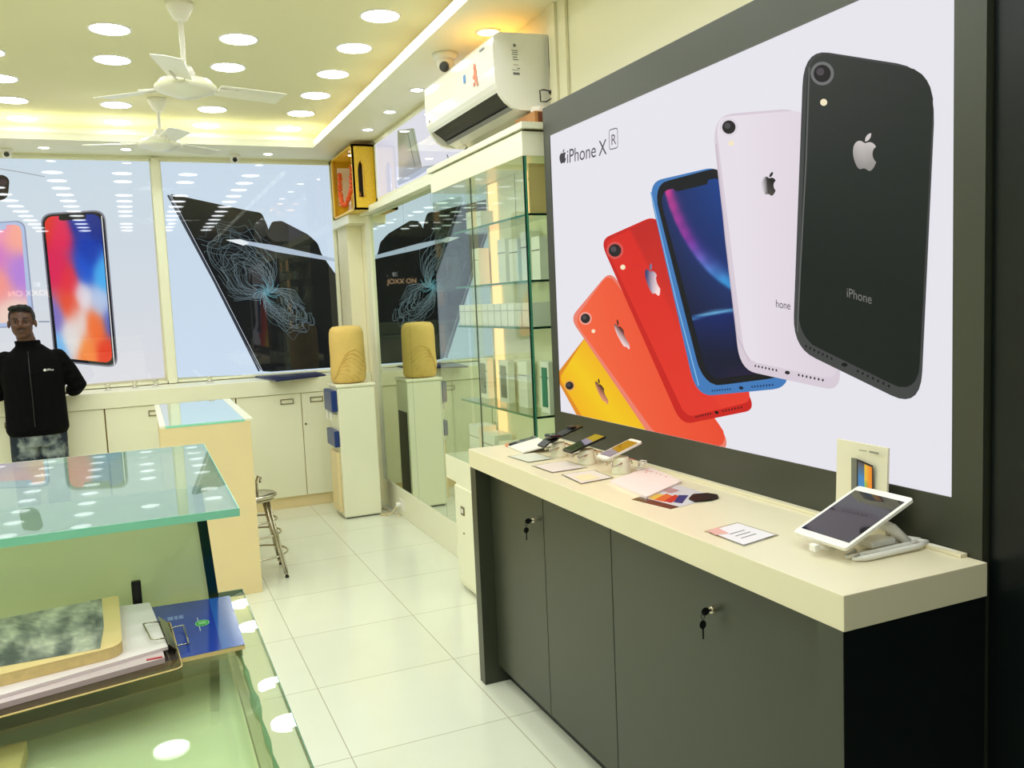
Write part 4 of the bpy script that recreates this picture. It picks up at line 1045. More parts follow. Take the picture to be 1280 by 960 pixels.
cellq(m, [(0.05, 0.2), (0.35, 0.2), (0.5, 0.55), (0.1, 0.45)], (238, 196, 70)); cellq(m, [(0.35, 0.2), (0.6, 0.22), (0.58, 0.5), (0.25, 0.55)], (236, 112, 50), 0.0003)
cellq(m, [(0.55, 0.24), (0.72, 0.24), (0.62, 0.6), (0.4, 0.6)], (214, 56, 40), 0.0004); cellq(m, [(0.72, 0.3), (0.88, 0.34), (0.6, 0.72), (0.48, 0.62)], (60, 50, 120), 0.0005)
cellq(m, [(0.1, 0.6), (0.3, 0.6), (0.3, 0.8), (0.05, 0.8)], (200, 150, 150), 0.0005)
m.build('printed_face', M['glossprint'], t, fix=False)
m = MB(); q = [at(x, y, 2, HC+0.0032) for x, y in [(861, 624), (866, 618.5), (884, 617), (897, 619), (898, 622.5), (890, 625), (868, 627.5)]]
m.prism([p-Vector((0, 0, 0.0008)) for p in q], (0, 0, 0.0035)); one('pen_case', m, M['black'], 'small black pointed case lying on the right end of the brochure', 'case')
# white slab with dark edge at the far end of the counter
P = [at(633, 558, 2, HC), at(654, 567.5, 2, HC), at(690, 556, 2, HC+0.03), at(668, 546, 2, HC+0.03)]
for p_ in P[2:]: p_.z = HC
t = thing('tablet', 'white tablet lying at the far end of the counter by the glass cabinet', 'tablet', P[0][:])
lo = (P[0]+P[1])/2
m = MB(); Q = [P[0]+Vector((0, 0, 0.002)), P[1]+Vector((0, 0, 0.002)), P[2]+Vector((0, 0, 0.028)), P[3]+Vector((0, 0, 0.028))]
m.prism(Q, (0, 0, 0.006)); m.build('body', M['white'], t)
m = MB(); e = (Q[1]-Q[0]); m.prism([Q[0]+Vector((0, 0, 0.0063)), Q[0]+e*0.22+Vector((0, 0, 0.0063)), Q[3]+(Q[2]-Q[3])*0.22+Vector((0, 0, 0.0063)), Q[3]+Vector((0, 0, 0.0063))], (0, 0, 0.0006)); m.build('dark_bezel', M['screen'], t)
m = MB(); m.ball(Q[0]+Vector((0.004, -0.006, 0.004)), 0.012, sc=(1, 1.2, 0.6)); m.build('copper_corner', mat('copper', (224, 150, 110), 0.35, 0.3), t)
m = MB(); m.box(Q[3].x-0.03, Q[3].x-0.01, Q[2].y+0.01, Q[3].y-0.02, HC+0.0005, HC+0.024); m.build('foot', M['white'], t)

# tablet on its stand
t = thing('tablet', 'white tablet with a dark reflecting screen tilted on a white stand', 'tablet', (1.43, 1.42, 1.04))
P, Ln = slab(t, (1.326, 1.416, 1.003), (1.530, 1.422, 1.082), 0.158, 0.007, M['white'], M['screen'], 0.008, 0.020, 0.010)
ts = thing('tablet_stand', 'white folding stand with loops under the tilted tablet', 'stand', (1.46, 1.40, HC))
m = MB()
for yy in (1.345, 1.365):
    m.tube([(1.40, yy+0.02, HC+0.007), (1.36, yy, HC+0.007), (1.38, yy-0.01, HC+0.007), (1.53, yy-0.012, HC+0.010), (1.565, yy-0.005, HC+0.012), (1.55, yy+0.03, HC+0.012), (1.44, yy+0.045, HC+0.010)], 0.0065, 10)
m.build('base_loop', M['white'], ts)
m = MB(); m.tube([(1.53, 1.36, HC+0.012), (1.50, 1.375, HC+0.045), (1.455, 1.39, HC+0.068)], [0.010, 0.012, 0.012], 10); m.build('support_arm', M['white'], ts)
m = MB(); m.box(1.43, 1.50, 1.365, 1.41, HC+0.012, HC+0.026, bev=0.003); m.build('hub_block', M['white'], ts)
m = MB(); m.box(1.308, 1.322, 1.405, 1.425, 0.980, 0.996, bev=0.003); m.tube([(1.322, 1.415, 0.988), (1.35, 1.41, 0.980), (1.42, 1.40, 0.985)], 0.004); m.build('front_hook', M['white'], ts)
m = MB(); m.tube([(1.56, 1.36, HC+0.010), (1.575, 1.30, HC+0.006), (1.572, 1.27, HC+0.006)], 0.003); m.build('cable', M['white'], ts)
# standing card
t = thing('standing_card', 'cream standing card with a small coloured phone picture behind the tablet', 'sign', (1.54, 1.50, HC))
m = MB(); m.prism([(1.535, 1.426, HC+0.001), (1.535, 1.580, HC+0.001), (1.543, 1.580, 1.182), (1.543, 1.426, 1.180)], (0.006, 0, 0)); m.build('card', mat('card_cream', (226, 220, 192), 0.5), t)
m = MB(); m.box(1.5495, 1.556, 1.44, 1.565, HC+0.001, 1.10); m.build('rear_strut', M['lam'], t)
cdp = Art(0, 1.5405, -0.0006)
cdp.val = 1.534
cdp.quad([(1064, 572), (1071, 573), (1071, 640), (1064, 640)], lambda u, v: (110, 112, 100), 0, 0, 2, 2)
cdp.quad([(1071, 573), (1092, 582), (1092, 640), (1071, 640)], lambda u, v: (40, 36, 40), 1, 0.001, 3, 3)
cdp.quad([(1073, 577), (1081, 580), (1081, 640), (1073, 640)], lambda u, v: lerp((90, 80, 90), (60, 130, 200), min(1, v*3.5)), 2, 0, 4, 10)
cdp.quad([(1081, 580), (1090.5, 584), (1090.5, 640), (1081, 640)], lambda u, v: lerp((240, 200, 60), (244, 140, 30), u*1.3) if v < 0.35 else lerp((120, 200, 90), (244, 140, 30), u*1.8), 2, 0, 6, 10)
cdp.ribbon([(1074, 562.5), (1084, 564)], 0.0022, (150, 148, 130), 2); cdp.ribbon([(1087, 564.5), (1099, 567)], 0.0048, (140, 140, 124), 2)
cdp.build('card_picture', M['paperprint'], t)

# ---------------------------------------------------------------- small white counter in the middle
WC = 0.975
wc = thing('small_counter', 'small cream counter with a pale glass top standing in the middle of the shop', 'counter', (0.3, 5.4, 0))
MB().box(0.075, 0.535, 4.84, 4.88, 0.0, WC-0.012, bev=0.002).build('front_board', M['lam2'], wc)
MB().box(0.085, 0.125, 4.881, 6.06, 0.0, WC-0.012).build('side_board', M['lam2'], wc)
MB().box(0.085, 0.555, 6.061, 6.10, 0.0, WC-0.012).build('rear_board', M['lam2'], wc)
MB().box(0.126, 0.535, 4.881, 6.06, WC-0.06, WC-0.012).build('top_board', M['lam2'], wc)
MB().box(0.105, 0.505, 4.842, 6.095, WC-0.0115, WC).build('glass_top', mat('pale_teal_glass', (176, 222, 206), 0.05, coat=1.0), wc)
MB().box(0.075, 0.1045, 4.842, 6.095, WC-0.0115, WC+0.001).build('edge_strip', M['lam'], wc)
MB().box(0.5055, 0.55, 4.842, 6.095, WC-0.0115, WC+0.001).build('edge_strip', M['lam'], wc)
MB().box(0.105, 0.505, 4.8385, 4.8415, WC-0.0115, WC).build('glass_edge', M['edge'], wc)

# stool
stl = thing('stool', 'steel stool with a round seat half hidden behind the small cream counter', 'stool', (0.56, 5.18, 0))
cx, cy = 0.565, 5.18; SZ = 0.475
MB().lathe((cx, cy, SZ), [(0.0005, -0.01), (0.11, -0.012), (0.126, -0.006), (0.128, 0.006), (0.118, 0.013), (0.06, 0.008), (0.0005, 0.006)], 36).build('seat', M['steel'], stl)
m = MB(); m.tube([(cx+0.105*math.cos(a), cy+0.105*math.sin(a), SZ-0.02) for a in [2*PI*k/30 for k in range(30)]], 0.007, 8, closed=True); m.build('seat_ring', M['steel'], stl)
for ang in (-48, 45, 138, 225):
    a = math.radians(ang); c_, s_ = math.cos(a), math.sin(a); m = MB(); px_, py_ = -s_*0.016, c_*0.016
    for q in (-1, 1):
        m.tube([(cx+0.085*c_+q*px_, cy+0.085*s_+q*py_, SZ-0.02), (cx+0.195*c_+q*px_*0.5, cy+0.195*s_+q*py_*0.5, 0.03)], 0.0075, 10)
    m.tube([(cx+0.19*c_-px_*0.5, cy+0.19*s_-py_*0.5, 0.035), (cx+0.20*c_, cy+0.20*s_, 0.014), (cx+0.19*c_+px_*0.5, cy+0.19*s_+py_*0.5, 0.035)], 0.0085, 10)
    lg = m.build('leg', M['steel'], stl)
    MB().cyl((cx+0.20*c_, cy+0.20*s_, 0.0005), (cx+0.20*c_, cy+0.20*s_, 0.012), 0.011).build('foot_cap', M['black'], lg)
for z, r in ((0.13, 0.166), (0.25, 0.137), (0.33, 0.118)):
    m = MB(); m.tube([(cx+r*math.cos(a), cy+r*math.sin(a), z) for a in [2*PI*k/36 for k in range(36)]], 0.006, 8, closed=True); m.build('foot_ring', M['steel'], stl)
m = MB(); m.tube([(cx+0.02, cy+0.03, SZ+0.008), (cx+0.02, cy+0.03, SZ+0.08), (cx+0.03, cy+0.03, SZ+0.11), (cx+0.045, cy+0.03, SZ+0.10), (cx+0.04, cy+0.03, SZ+0.07)], 0.007, 8); m.build('handle', M['steel'], stl)

# ---------------------------------------------------------------- things on the back counter
for i, (x, y) in enumerate(((-0.22, 6.99), (-0.035, 7.03), (0.11, 7.07), (0.50, 7.05))):
    t = thing('acrylic_stand', ['clear acrylic phone stand nearest the man on the back worktop', 'clear acrylic phone stand second from the man on the back worktop', 'clear acrylic phone stand just left of the pale post', 'clear acrylic phone stand right of the pale post under the tablet picture'][i], 'stand', (x, y, CZ), 'empty acrylic stands on the back worktop')
    MB().box(x-0.03, x+0.03, y-0.03, y+0.03, CZ+0.0005, CZ+0.005, bev=0.001).build('base', M['white'], t)
    MB().box(x-0.02, x+0.02, y-0.004, y, CZ+0.0052, CZ+0.05).build('upright', M['acrylic'], t)
    m = MB(); m.tube([(x-0.02, y-0.014, CZ+0.012), (x+0.02, y-0.014, CZ+0.012)], 0.006, 8); m.tube([(x-0.02, y-0.006, CZ+0.045), (x+0.02, y-0.006, CZ+0.045)], 0.005, 8); m.build('roller', M['chrome'], t)
m = MB(); P = [at(x, y, 2, CZ) for x, y in [(319, 472), (345, 477.5), (407, 470), (390, 464.5)]]
m.prism([p+Vector((0, 0, 0.0005)) for p in P], (0, 0, 0.012)); t = thing('ledger', 'flat dark blue folder lying on the back worktop under the tablet picture', 'folder', P[0][:])
m.build('cover', mat('navy_cover', (24, 34, 84), 0.35), t)
a, b, c_, d_ = [p+Vector((0, 0, 0.0127)) for p in P]
m = MB(); 
for k in range(5):
    u = 0.3+0.08*k; q0 = (a*(1-u)+b*u); q1 = (d_*(1-u)+c_*u)
    m.tube([q0*0.7+q1*0.3, q0*0.35+q1*0.65], 0.001, 5)
m.build('cover_lines', M['grey'], t)

# ---------------------------------------------------------------- glass showcase counter at the left
LZ = 1.120
RX = 0.121
gc = thing('showcase_counter', 'glass-topped showcase counter in the left foreground', 'counter', (-0.6, 0.8, 0))
dm = mat('showcase_deck', (232, 236, 206), 0.5, noise=0.05, nscale=3)
MB().box(-1.8, RX-0.036, 0.15, 1.345, 0.0, LZ-0.06).build('body', dm, gc)
MB().box(-1.8, RX, 0.15, 1.375, LZ-0.010, LZ).build('glass_top', M['glass_green'], gc)
m = MB(); m.box(RX+0.0002, RX+0.001, 0.15, 1.375, LZ-0.010, LZ); m.box(-1.8, RX+0.001, 1.3752, 1.376, LZ-0.010, LZ); m.build('top_edge', M['edge_mid'], gc)
MB().box(RX-0.035, RX-0.030, 0.15, 1.345, 0.0, LZ-0.0105).build('side_glass', M['glass_green'], gc)
m = MB(); n = 44; vs = []
for i in range(n+1):
    y = 0.15+(1.345-0.15)*i/n; wv = 0.0030+0.0018*math.sin(i*1.9)+0.0013*math.sin(i*0.83+1)
    for (dx, dz) in ((-wv, 0), (wv*0.9, 0), (wv*0.9, -0.006), (-wv, -0.006)): vs.append((RX-0.029+dx, y, LZ-0.0108+dz))
m.add(vs, [[i*4+k, i*4+(k+1) % 4, (i+1)*4+(k+1) % 4, (i+1)*4+k] for i in range(n) for k in range(4)]+[[0, 1, 2, 3], [n*4+k for k in range(4)]])
m.build('chipped_edge', M['edge_mid'], gc)
q = at(18, 945, 2, LZ-0.05)
tc_ = MB().box(q.x-0.08, q.x+0.012, q.y-0.06, q.y+0.012, LZ-0.0595, LZ-0.04, bev=0.002).build('tan_carton', M['tan']); tag(tc_, 'small tan carton inside the glass-topped showcase at the bottom left', 'box')
# raised shelf on a rear pane
uc = thing('raised_glass_shelf', 'raised glass shelf on an upright green pane along the back of the showcase', 'shelf', (-0.6, 1.3, LZ))
UZ = 1.305
yf, yr, ux = 1.118, 1.728, 0.1015
MB().box(-1.8, ux, yf, yr, UZ-0.010, UZ).build('glass_top', M['glass_top'], uc)
m = MB(); m.box(-1.8, ux+0.0010, yf-0.0010, yf-0.0001, UZ-0.010, UZ+0.0002); m.box(ux+0.0001, ux+0.0010, yf, yr, UZ-0.010, UZ+0.0002); m.build('front_edge', M['edge'], uc)
m = MB(); m.box(-1.8, ux+0.0010, yr+0.0001, yr+0.0010, UZ-0.010, UZ+0.0002); m.build('rear_edge', M['lam'], uc)
m = MB(); m.prism([(-1.8, 1.348, LZ+0.0005), (0.070, 1.348, LZ+0.0005), (0.058, 1.348, UZ-0.0105), (-1.8, 1.348, UZ-0.0105)], (0, 0.008, 0)); m.build('upright_pane', glass('frosted_green_glass', (214, 226, 196), haze=0.80, hazecol=(238, 240, 206)), uc)
m = MB(); m.prism([(0.0702, 1.345, LZ+0.0005), (0.084, 1.345, LZ+0.0005), (0.072, 1.345, UZ-0.0105), (0.0582, 1.345, UZ-0.0105)], (0, 0.013, 0)); m.build('dark_pane_edge', M['edge_dark'], uc)
q = at(172, 752, 1, 1.338)
one('dark_upright_item', MB().box(q.x-0.0065, q.x+0.0065, 1.332, 1.342, LZ+0.0005, LZ+0.050, bev=0.002), M['black'], 'small dark upright item against the green pane behind the papers', 'unidentified')  # dark bar standing in for a blurred dark mark of unknown origin

# papers and books on the left counter
def sheet(px4, z, th, name, m_, parent=None, r=0.0):
    P = [at(x, y, 2, z+th) for x, y in px4]
    Q = rounded([(p.x, p.y) for p in P], r, 5) if r else [(p.x, p.y) for p in P]
    mm = MB(); mm.prism([(x, y, z) for x, y in Q], (0, 0, th)); return mm.build(name, m_, parent), P
def ext(px4, k):   # continue a strip beyond the left image edge
    a, b, c_, d_ = px4
    return a, b, c_, d_
# blue book
t = thing('blue_booklet', 'blue glossy booklet with a green round emblem under the clipboard', 'booklet', (0.05, 1.62, LZ))
_, P = sheet([(150, 765), (287, 745), (306, 806), (158, 838)], LZ+0.0004, 0.0055, 'pages', M['tan'], t)
a, b, c_, d_ = [p+Vector((0, 0, 0.0003)) for p in P]
m = MB()
def cc2(m, u0, u1, v0, v1, rgb, l=0.0):
    q = [(a*(1-u)+b*u)*(1-v)+(d_*(1-u)+c_*u)*v+Vector((0, 0, l)) for u, v in ((u0, v0), (u1, v0), (u1, v1), (u0, v1))]
    m.add(q, [[0, 1, 2, 3]], 0, False, [s2l(rgb)]*4)
cc2(m, 0, 1, 0, 1, (34, 60, 150)); cc2(m, 0.80, 1, 0, 1, (44, 92, 170), 0.0003)
for k, (u, w_) in enumerate(((0.40, 0.05), (0.46, 0.03), (0.50, 0.04))): cc2(m, u, u+w_, 0.26, 0.33, (110, 130, 190), 0.0003)
cc2(m, 0.655, 0.662, 0.36, 0.62, (190, 200, 220), 0.0003)
ctr = (a*0.31+b*0.69)*0.52+(d_*0.31+c_*0.69)*0.48
for rr, col, l in ((0.0094, (150, 210, 150), 0.0004), (0.0083, (30, 150, 60), 0.0006)):
    q = [ctr+Vector((rr*math.cos(k*PI/10), rr*1.35*math.sin(k*PI/10), l)) for k in range(20)]; m.add(q, [list(range(20))], 0, False, [s2l(col)]*20)
for dv in (-0.003, 0.003): 
    q = [ctr+Vector((x, dv+y, 0.0008)) for x, y in ((-0.005, -0.001), (0.005, -0.001), (0.005, 0.001), (-0.005, 0.001))]; m.add(q, [[0, 1, 2, 3]], 0, False, [s2l((190, 240, 190))]*4)
m.build('printed_cover', M['glossprint'], t, fix=False)
# clear clipboard folder
t = thing('clear_clipboard', 'clear plastic clipboard lying under the paper pad', 'clipboard', (-0.1, 1.55, LZ))
cl_, P = sheet([(-230, 870), (212, 776), (228, 833), (-230, 958)], LZ+0.0062, 0.003, 'board', glass('smoky_plastic', (200, 186, 166), haze=0.25, hazecol=(150, 130, 100)), t, 0.009)
m = MB(); Q = rounded([(p.x, p.y) for p in P], 0.009, 5); m.tube([(x, y, LZ+0.0080) for x, y in Q], 0.0011, 6, closed=True); m.build('rim', M['tan'], t)
# paper pad
t = thing('paper_pad', 'thick pad of pinkish white lined papers on the clipboard', 'papers', (-0.1, 1.55, LZ+0.012))
sheet([(-230, 810), (186, 754), (206, 822), (-230, 944)], LZ+0.0095, 0.0065, 'lower_sheets', mat('grey_pink_paper', (206, 186, 184), 0.7), t)
_, P = sheet([(-230, 806), (187, 753), (210, 808), (-230, 936)], LZ+0.0162, 0.004, 'top_sheets', mat('pinkish_white_paper', (234, 220, 216), 0.7), t)
m = MB()
a = at(0, 881, 2, LZ+0.011); b = at(168, 835, 2, LZ+0.011)
for k in range(26):
    q = a+(b-a)*(k/25)+Vector((0.0, -0.0015, 0)); m.box(q.x-0.0005, q.x+0.0005, q.y-0.0022, q.y+0.0006, LZ+0.0098, LZ+0.0158)
m.build('page_marks', M['grey'], t)
m = MB(); q = at(196, 819, 2, LZ+0.02); m.box(q.x-0.012, q.x+0.006, q.y-0.002, q.y+0.002, LZ+0.0158, LZ+0.0170); m.build('red_tab', mat('red_tab', (190, 30, 60), 0.4), t)
# worn book with grey cover
t = thing('worn_book', 'worn book with a grey landscape cover and yellowed pages on top of the paper pad', 'book', (-0.2, 1.62, LZ+0.027))
BZ = LZ+0.0204
Pb = [at(x, y, 2, BZ+0.0142) for x, y in [(-260, 826), (148, 744), (153, 806), (-260, 906)]]
Q = rounded([(p.x, p.y) for p in Pb], [0, 0.008, 0.022, 0], 6)
m = MB(); m.prism([(x, y, BZ) for x, y in Q], (0, 0, 0.0127)); m.build('pages', mat('yellowed_pages', (226, 200, 134), 0.8, noise=0.2, nscale=90), t)
c0_ = sum(Pb, Vector())/4
Q2 = [(c0_.x+(x-c0_.x)*1.0, c0_.y+(y-c0_.y)*1.0) for x, y in Q]
m = MB(); m.prism([(x, y, BZ+0.0129) for x, y in Q2], (0, 0, 0.0011)); m.build('cover', M['tan'], t)
pc_ = MB(); nu, nv = 70, 26; vs = []; cs = []
from mathutils import noise as MN
a, b, c_, d_ = [p+Vector((0, 0, 0.0)) for p in Pb]
for j in range(nv+1):
    for i in range(nu+1):
        u = i/nu; v = j/nv; u2 = 0.08+u*0.86-0.05*max(0, v-0.6)
        q = (a*(1-u2)+b*u2)*(1-v)+(d_*(1-u2)+c_*u2)*v; q.z = BZ+0.0143
        q.y = max(q.y, Pb[2].y+0.001)
        vs.append(q)
        n1 = MN.noise(Vector((u*14, v*3.2, 0.3)))+0.5*MN.noise(Vector((u*34, v*9, 2.3)))+0.3*MN.noise(Vector((u*80, v*24, 5)))
        k = 0.62+0.75*n1
        if v > 0.45+0.28*math.sin(u*9+0.8) and u < 0.88: k -= 0.30
        cs.append(s2l(lerp((74, 78, 84), (216, 212, 190), k)))
pc_.add(vs, [[j*(nu+1)+i, j*(nu+1)+i+1, (j+1)*(nu+1)+i+1, (j+1)*(nu+1)+i] for j in range(nv) for i in range(nu)], 0, False, cs)
pc_.build('cover_picture', M['glossprint'], t, fix=False)
# bulldog clip
t = thing('binder_clip', 'metal binder clip holding the paper pad at its right end', 'clip', (0.0, 1.63, LZ+0.03))
p0 = at(201, 772, 2, LZ+0.0225); p1 = at(214, 806, 2, LZ+0.0225); dd = (p1-p0); 
m = MB(); rtv = Vector((0.009, 0, 0))
m.prism([p0+Vector((-0.003, 0, 0.00075)), p1+Vector((-0.003, 0, 0.00075)), p1+Vector((0.006, 0, -0.0075)), p0+Vector((0.006, 0, -0.0075))], (0, 0, 0.0016))
m.prism([p0+Vector((0.006, 0, -0.0075)), p1+Vector((0.006, 0, -0.0075)), p1+Vector((0.003, 0, -0.01425)), p0+Vector((0.003, 0, -0.01425))], (0.0015, 0, 0))
m.build('jaw', M['steel'], t)
m = MB(); A_ = p0*0.8+p1*0.2; B_ = p0*0.2+p1*0.8
m.tube([A_+Vector((-0.003, 0, 0.00225)), A_+Vector((-0.0165, 0.0015, 0.003)), A_+Vector((-0.024, 0, 0.003)), B_+Vector((-0.021, 0.003, 0.003)), B_+Vector((-0.015, -0.0015, 0.003)), B_+Vector((-0.003, 0, 0.00225))], 0.0011, 6); m.build('wire_handle', M['steel'], t)
m = MB(); m.tube([A_+Vector((0.0045, 0, -0.01275)), A_+Vector((0.015, 0.0045, -0.0105)), A_+Vector((0.0255, 0.006, -0.0105)), B_+Vector((0.0225, -0.0015, -0.0105)), B_+Vector((0.012, 0, -0.0105)), B_+Vector((0.0045, 0, -0.01275))], 0.0011, 6); m.build('wire_handle', M['steel'], t)

# ---------------------------------------------------------------- the man by the back counter
def fuse(mb, name, m, voxel, parent, it=6, col=None):
    """melt overlapping shapes into one continuous surface"""
    me = bpy.data.meshes.new('raw'); me.from_pydata(mb.v, [], mb.f)
    o = bpy.data.objects.new('raw', me); COL.objects.link(o)
    rm = o.modifiers.new('r', 'REMESH'); rm.mode = 'VOXEL'; rm.voxel_size = voxel
    sm = o.modifiers.new('s', 'SMOOTH'); sm.iterations = it; sm.factor = 0.5
    bpy.context.view_layer.update()
    me2 = bpy.data.meshes.new_from_object(o.evaluated_get(bpy.context.evaluated_depsgraph_get()))
    bpy.data.objects.remove(o); bpy.data.meshes.remove(me)
    me2.name = name; me2.materials.clear()
    for q in (m if isinstance(m, list) else [m]): me2.materials.append(q)
    me2.polygons.foreach_set('use_smooth', [True]*len(me2.polygons))
    r = bpy.data.objects.new(name, me2); COL.objects.link(r)
    if parent: par(r, parent)
    return r
def loft(m, secs, n=28):
    """secs: (cx, cy, z, rx, ry)"""
    vs = []
    for (x, y, z, rx, ry) in secs:
        for k in range(n):
            a = 2*PI*k/n; c, s = math.cos(a), math.sin(a)
            vs.append((x+rx*math.copysign(abs(c)**0.85, c), y+ry*math.copysign(abs(s)**0.85, s), z))
    N = len(secs)
    m.add(vs, [[i*n+k, i*n+(k+1) % n, (i+1)*n+(k+1) % n, (i+1)*n+k] for i in range(N-1) for k in range(n)]+[list(range(n))[::-1], [(N-1)*n+k for k in range(n)]], 0, True)
    return m
skin = mat('brown_skin', (84, 52, 36), 0.5)
cloth = mat('black_jacket_cloth', (4, 4, 6), 0.95, spec=0.15, noise=0.2, nscale=40)
hairm = mat('black_hair', (12, 10, 10), 0.6, bump=0.6, bscale=220)
def jeans_mat():
    m = mat('faded_jeans', (40, 58, 78), 0.85)
    nt = m.node_tree; b = nt.nodes['Principled BSDF']; tc = nt.nodes.new('ShaderNodeTexCoord')
    n = nt.nodes.new('ShaderNodeTexNoise'); n.inputs['Scale'].default_value = 7; n.inputs['Detail'].default_value = 3
    cr = nt.nodes.new('ShaderNodeValToRGB'); cr.color_ramp.elements[0].position = 0.50; cr.color_ramp.elements[0].color = s2l((24, 36, 52))
    cr.color_ramp.elements[1].position = 0.66; cr.color_ramp.elements[1].color = s2l((150, 162, 160))
    nt.links.new(tc.outputs['Object'], n.inputs['Vector']); nt.links.new(n.outputs['Fac'], cr.inputs[0]); nt.links.new(cr.outputs[0], b.inputs['Base Color'])
    return m
man = thing('person', 'person in a black jacket and faded jeans leaning on the back counter', 'person', (-0.655, 6.55, 0))
bx_, by_ = -0.655, 6.58
HX, HY, HZ = -0.682, 6.50, 1.550        # head centre
b = MB()
# head: skull, jaw, cheeks
b.ball((HX, HY+0.012, HZ+0.028), 0.080, sub=3, sc=(0.94, 1.12, 1.02))
b.ball((HX, HY-0.020, HZ-0.030), 0.066, sub=3, sc=(0.95, 0.95, 1.12))
b.ball((HX, HY-0.052, HZ-0.082), 0.026, sub=2, sc=(1.15, 0.9, 0.8))
for s in (-1, 1):
    b.ball((HX+s*0.035, HY-0.058, HZ-0.022), 0.026, sub=2, sc=(1, 0.8, 0.9))
    b.ball((HX+s*0.030, HY-0.070, HZ+0.022), 0.018, sub=2, sc=(1.5, 0.7, 0.6))
    b.ball((HX+s*0.079, HY+0.008, HZ-0.008), 0.021, sub=2, sc=(0.45, 0.8, 1.35))
b.tube([(HX, HY-0.074, HZ+0.018), (HX, HY-0.090, HZ-0.010), (HX, HY-0.097, HZ-0.024)], [0.009, 0.010, 0.013], 10)
for s in (-1, 1): b.ball((HX+s*0.012, HY-0.083, HZ-0.026), 0.010, sub=2)
b.ball((HX, HY-0.078, HZ-0.050), 0.012, sub=2, sc=(2.0, 0.8, 0.6)); b.ball((HX, HY-0.077, HZ-0.060), 0.012, sub=2, sc=(1.7, 0.8, 0.6))
# neck, trunk, hips, legs
b.tube([(HX, HY+0.015, HZ-0.05), (bx_-0.012, by_-0.04, 1.42), (bx_, by_-0.02, 1.36)], [0.052, 0.055, 0.065], 18)
loft(b, [(bx_, by_, 0.80, 0.14, 0.10), (bx_, by_, 0.95, 0.13, 0.095), (bx_, by_-0.01, 1.15, 0.145, 0.10), (bx_, by_-0.01, 1.28, 0.155, 0.095), (bx_, by_-0.01, 1.355, 0.11, 0.07)])
for s in (-1, 1):
    b.tube([(bx_+s*0.075, by_, 0.84), (bx_+s*0.085, by_-0.03, 0.46), (bx_+s*0.095, by_-0.03, 0.26), (bx_+s*0.10, by_+0.0, 0.08)], [0.078, 0.052, 0.050, 0.034], 16)
    b.tube([(bx_+s*0.10, by_+0.03, 0.045), (bx_+s*0.105, by_-0.12, 0.03)], [0.032, 0.028], 12)
arms = []
for s in (-1, 1):
    sh_ = Vector((bx_+s*0.165, by_, 1.315)); el = Vector((bx_+s*0.262, by_+0.055, 1.10)); wr = Vector((bx_+s*0.212, by_+0.135, 1.062)) 
    arms.append((sh_, el, wr))
    b.tube([sh_, sh_*0.4+el*0.6, el, el*0.4+wr*0.6, wr], [0.050, 0.042, 0.036, 0.033, 0.026], 14)
    pm = wr+Vector((0, 0.045, -0.012))
    b.ball(pm, 0.036, sub=2, sc=(1.05, 1.15, 0.42))
    for k, ln in enumerate((0.060, 0.070, 0.066, 0.052)):
        o_ = pm+Vector(((-0.027+0.018*k)*s, 0.028, 0.0))
        b.tube([o_, o_+Vector((0, ln*0.45, 0.006)), o_+Vector((0, ln*0.8, -0.004)), o_+Vector((0, ln, -0.012))], [0.0085, 0.008, 0.0075, 0.0065], 10)
    th = pm+Vector((-0.030*s, -0.01, -0.002))
    b.tube([th, th+Vector((-0.022*s, 0.008, -0.004)), th+Vector((-0.036*s, 0.026, -0.012))], [0.011, 0.0095, 0.0075], 10)
body = fuse(b, 'body', skin, 0.0055, man, 3)
for s in (-1, 1):
    e_ = MB().ball((HX+s*0.030, HY-0.074, HZ+0.006), 0.0088, sub=2, sc=(1.25, 0.6, 0.45)).build('eye', mat('eye_white', (120, 108, 98), 0.4), man)
    MB().ball((HX+s*0.030, HY-0.0795, HZ+0.006), 0.0048, sub=2, sc=(1, 0.6, 1)).build('pupil', M['black'], e_)
    m = MB(); m.tube([(HX+s*0.014, HY-0.083, HZ+0.028), (HX+s*0.032, HY-0.082, HZ+0.033), (HX+s*0.050, HY-0.070, HZ+0.027)], [0.003, 0.0042, 0.002], 8); m.build('eyebrow', hairm, man)
m = MB(); m.tube([(HX-0.026, HY-0.076, HZ-0.050), (HX-0.012, HY-0.0865, HZ-0.055), (HX+0.012, HY-0.0865, HZ-0.055), (HX+0.026, HY-0.076, HZ-0.050)], [0.001, 0.0024, 0.0024, 0.001], 8); m.build('mouth', mat('lips', (70, 36, 32), 0.5), man)
m = MB(); m.tube([(HX-0.026, HY-0.080, HZ-0.041), (HX, HY-0.090, HZ-0.039), (HX+0.026, HY-0.080, HZ-0.041)], [0.002, 0.003, 0.002], 8); m.build('moustache', hairm, man)
# hair
h = MB(); h.ball((HX, HY+0.020, HZ+0.036), 0.082, sub=3, sc=(0.98, 1.14, 1.06))
for i in range(11):
    a = PI*(i/10); h.ball((HX+0.052*math.cos(a), HY-0.044-0.020*math.sin(a), HZ+0.088+0.016*math.sin(a)+0.004*math.sin(i*2.7)), 0.020, sub=2, sc=(1, 0.9, 0.8))
for s in (-1, 1): h.ball((HX+s*0.071, HY-0.006, HZ+0.030), 0.013, sub=2, sc=(0.45, 1.2, 1.5))
hair = fuse(h, 'hair', hairm, 0.006, man, 2)
# cut hair away from the face
bm = bmesh.new(); bm.from_mesh(hair.data)
bad = [v for v in bm.verts if v.co.y < HY-0.034 and v.co.z < HZ+0.068]+[v for v in bm.verts if v.co.z < HZ-0.035]
bmesh.ops.delete(bm, geom=bad, context='VERTS'); bm.to_mesh(hair.data); bm.free()
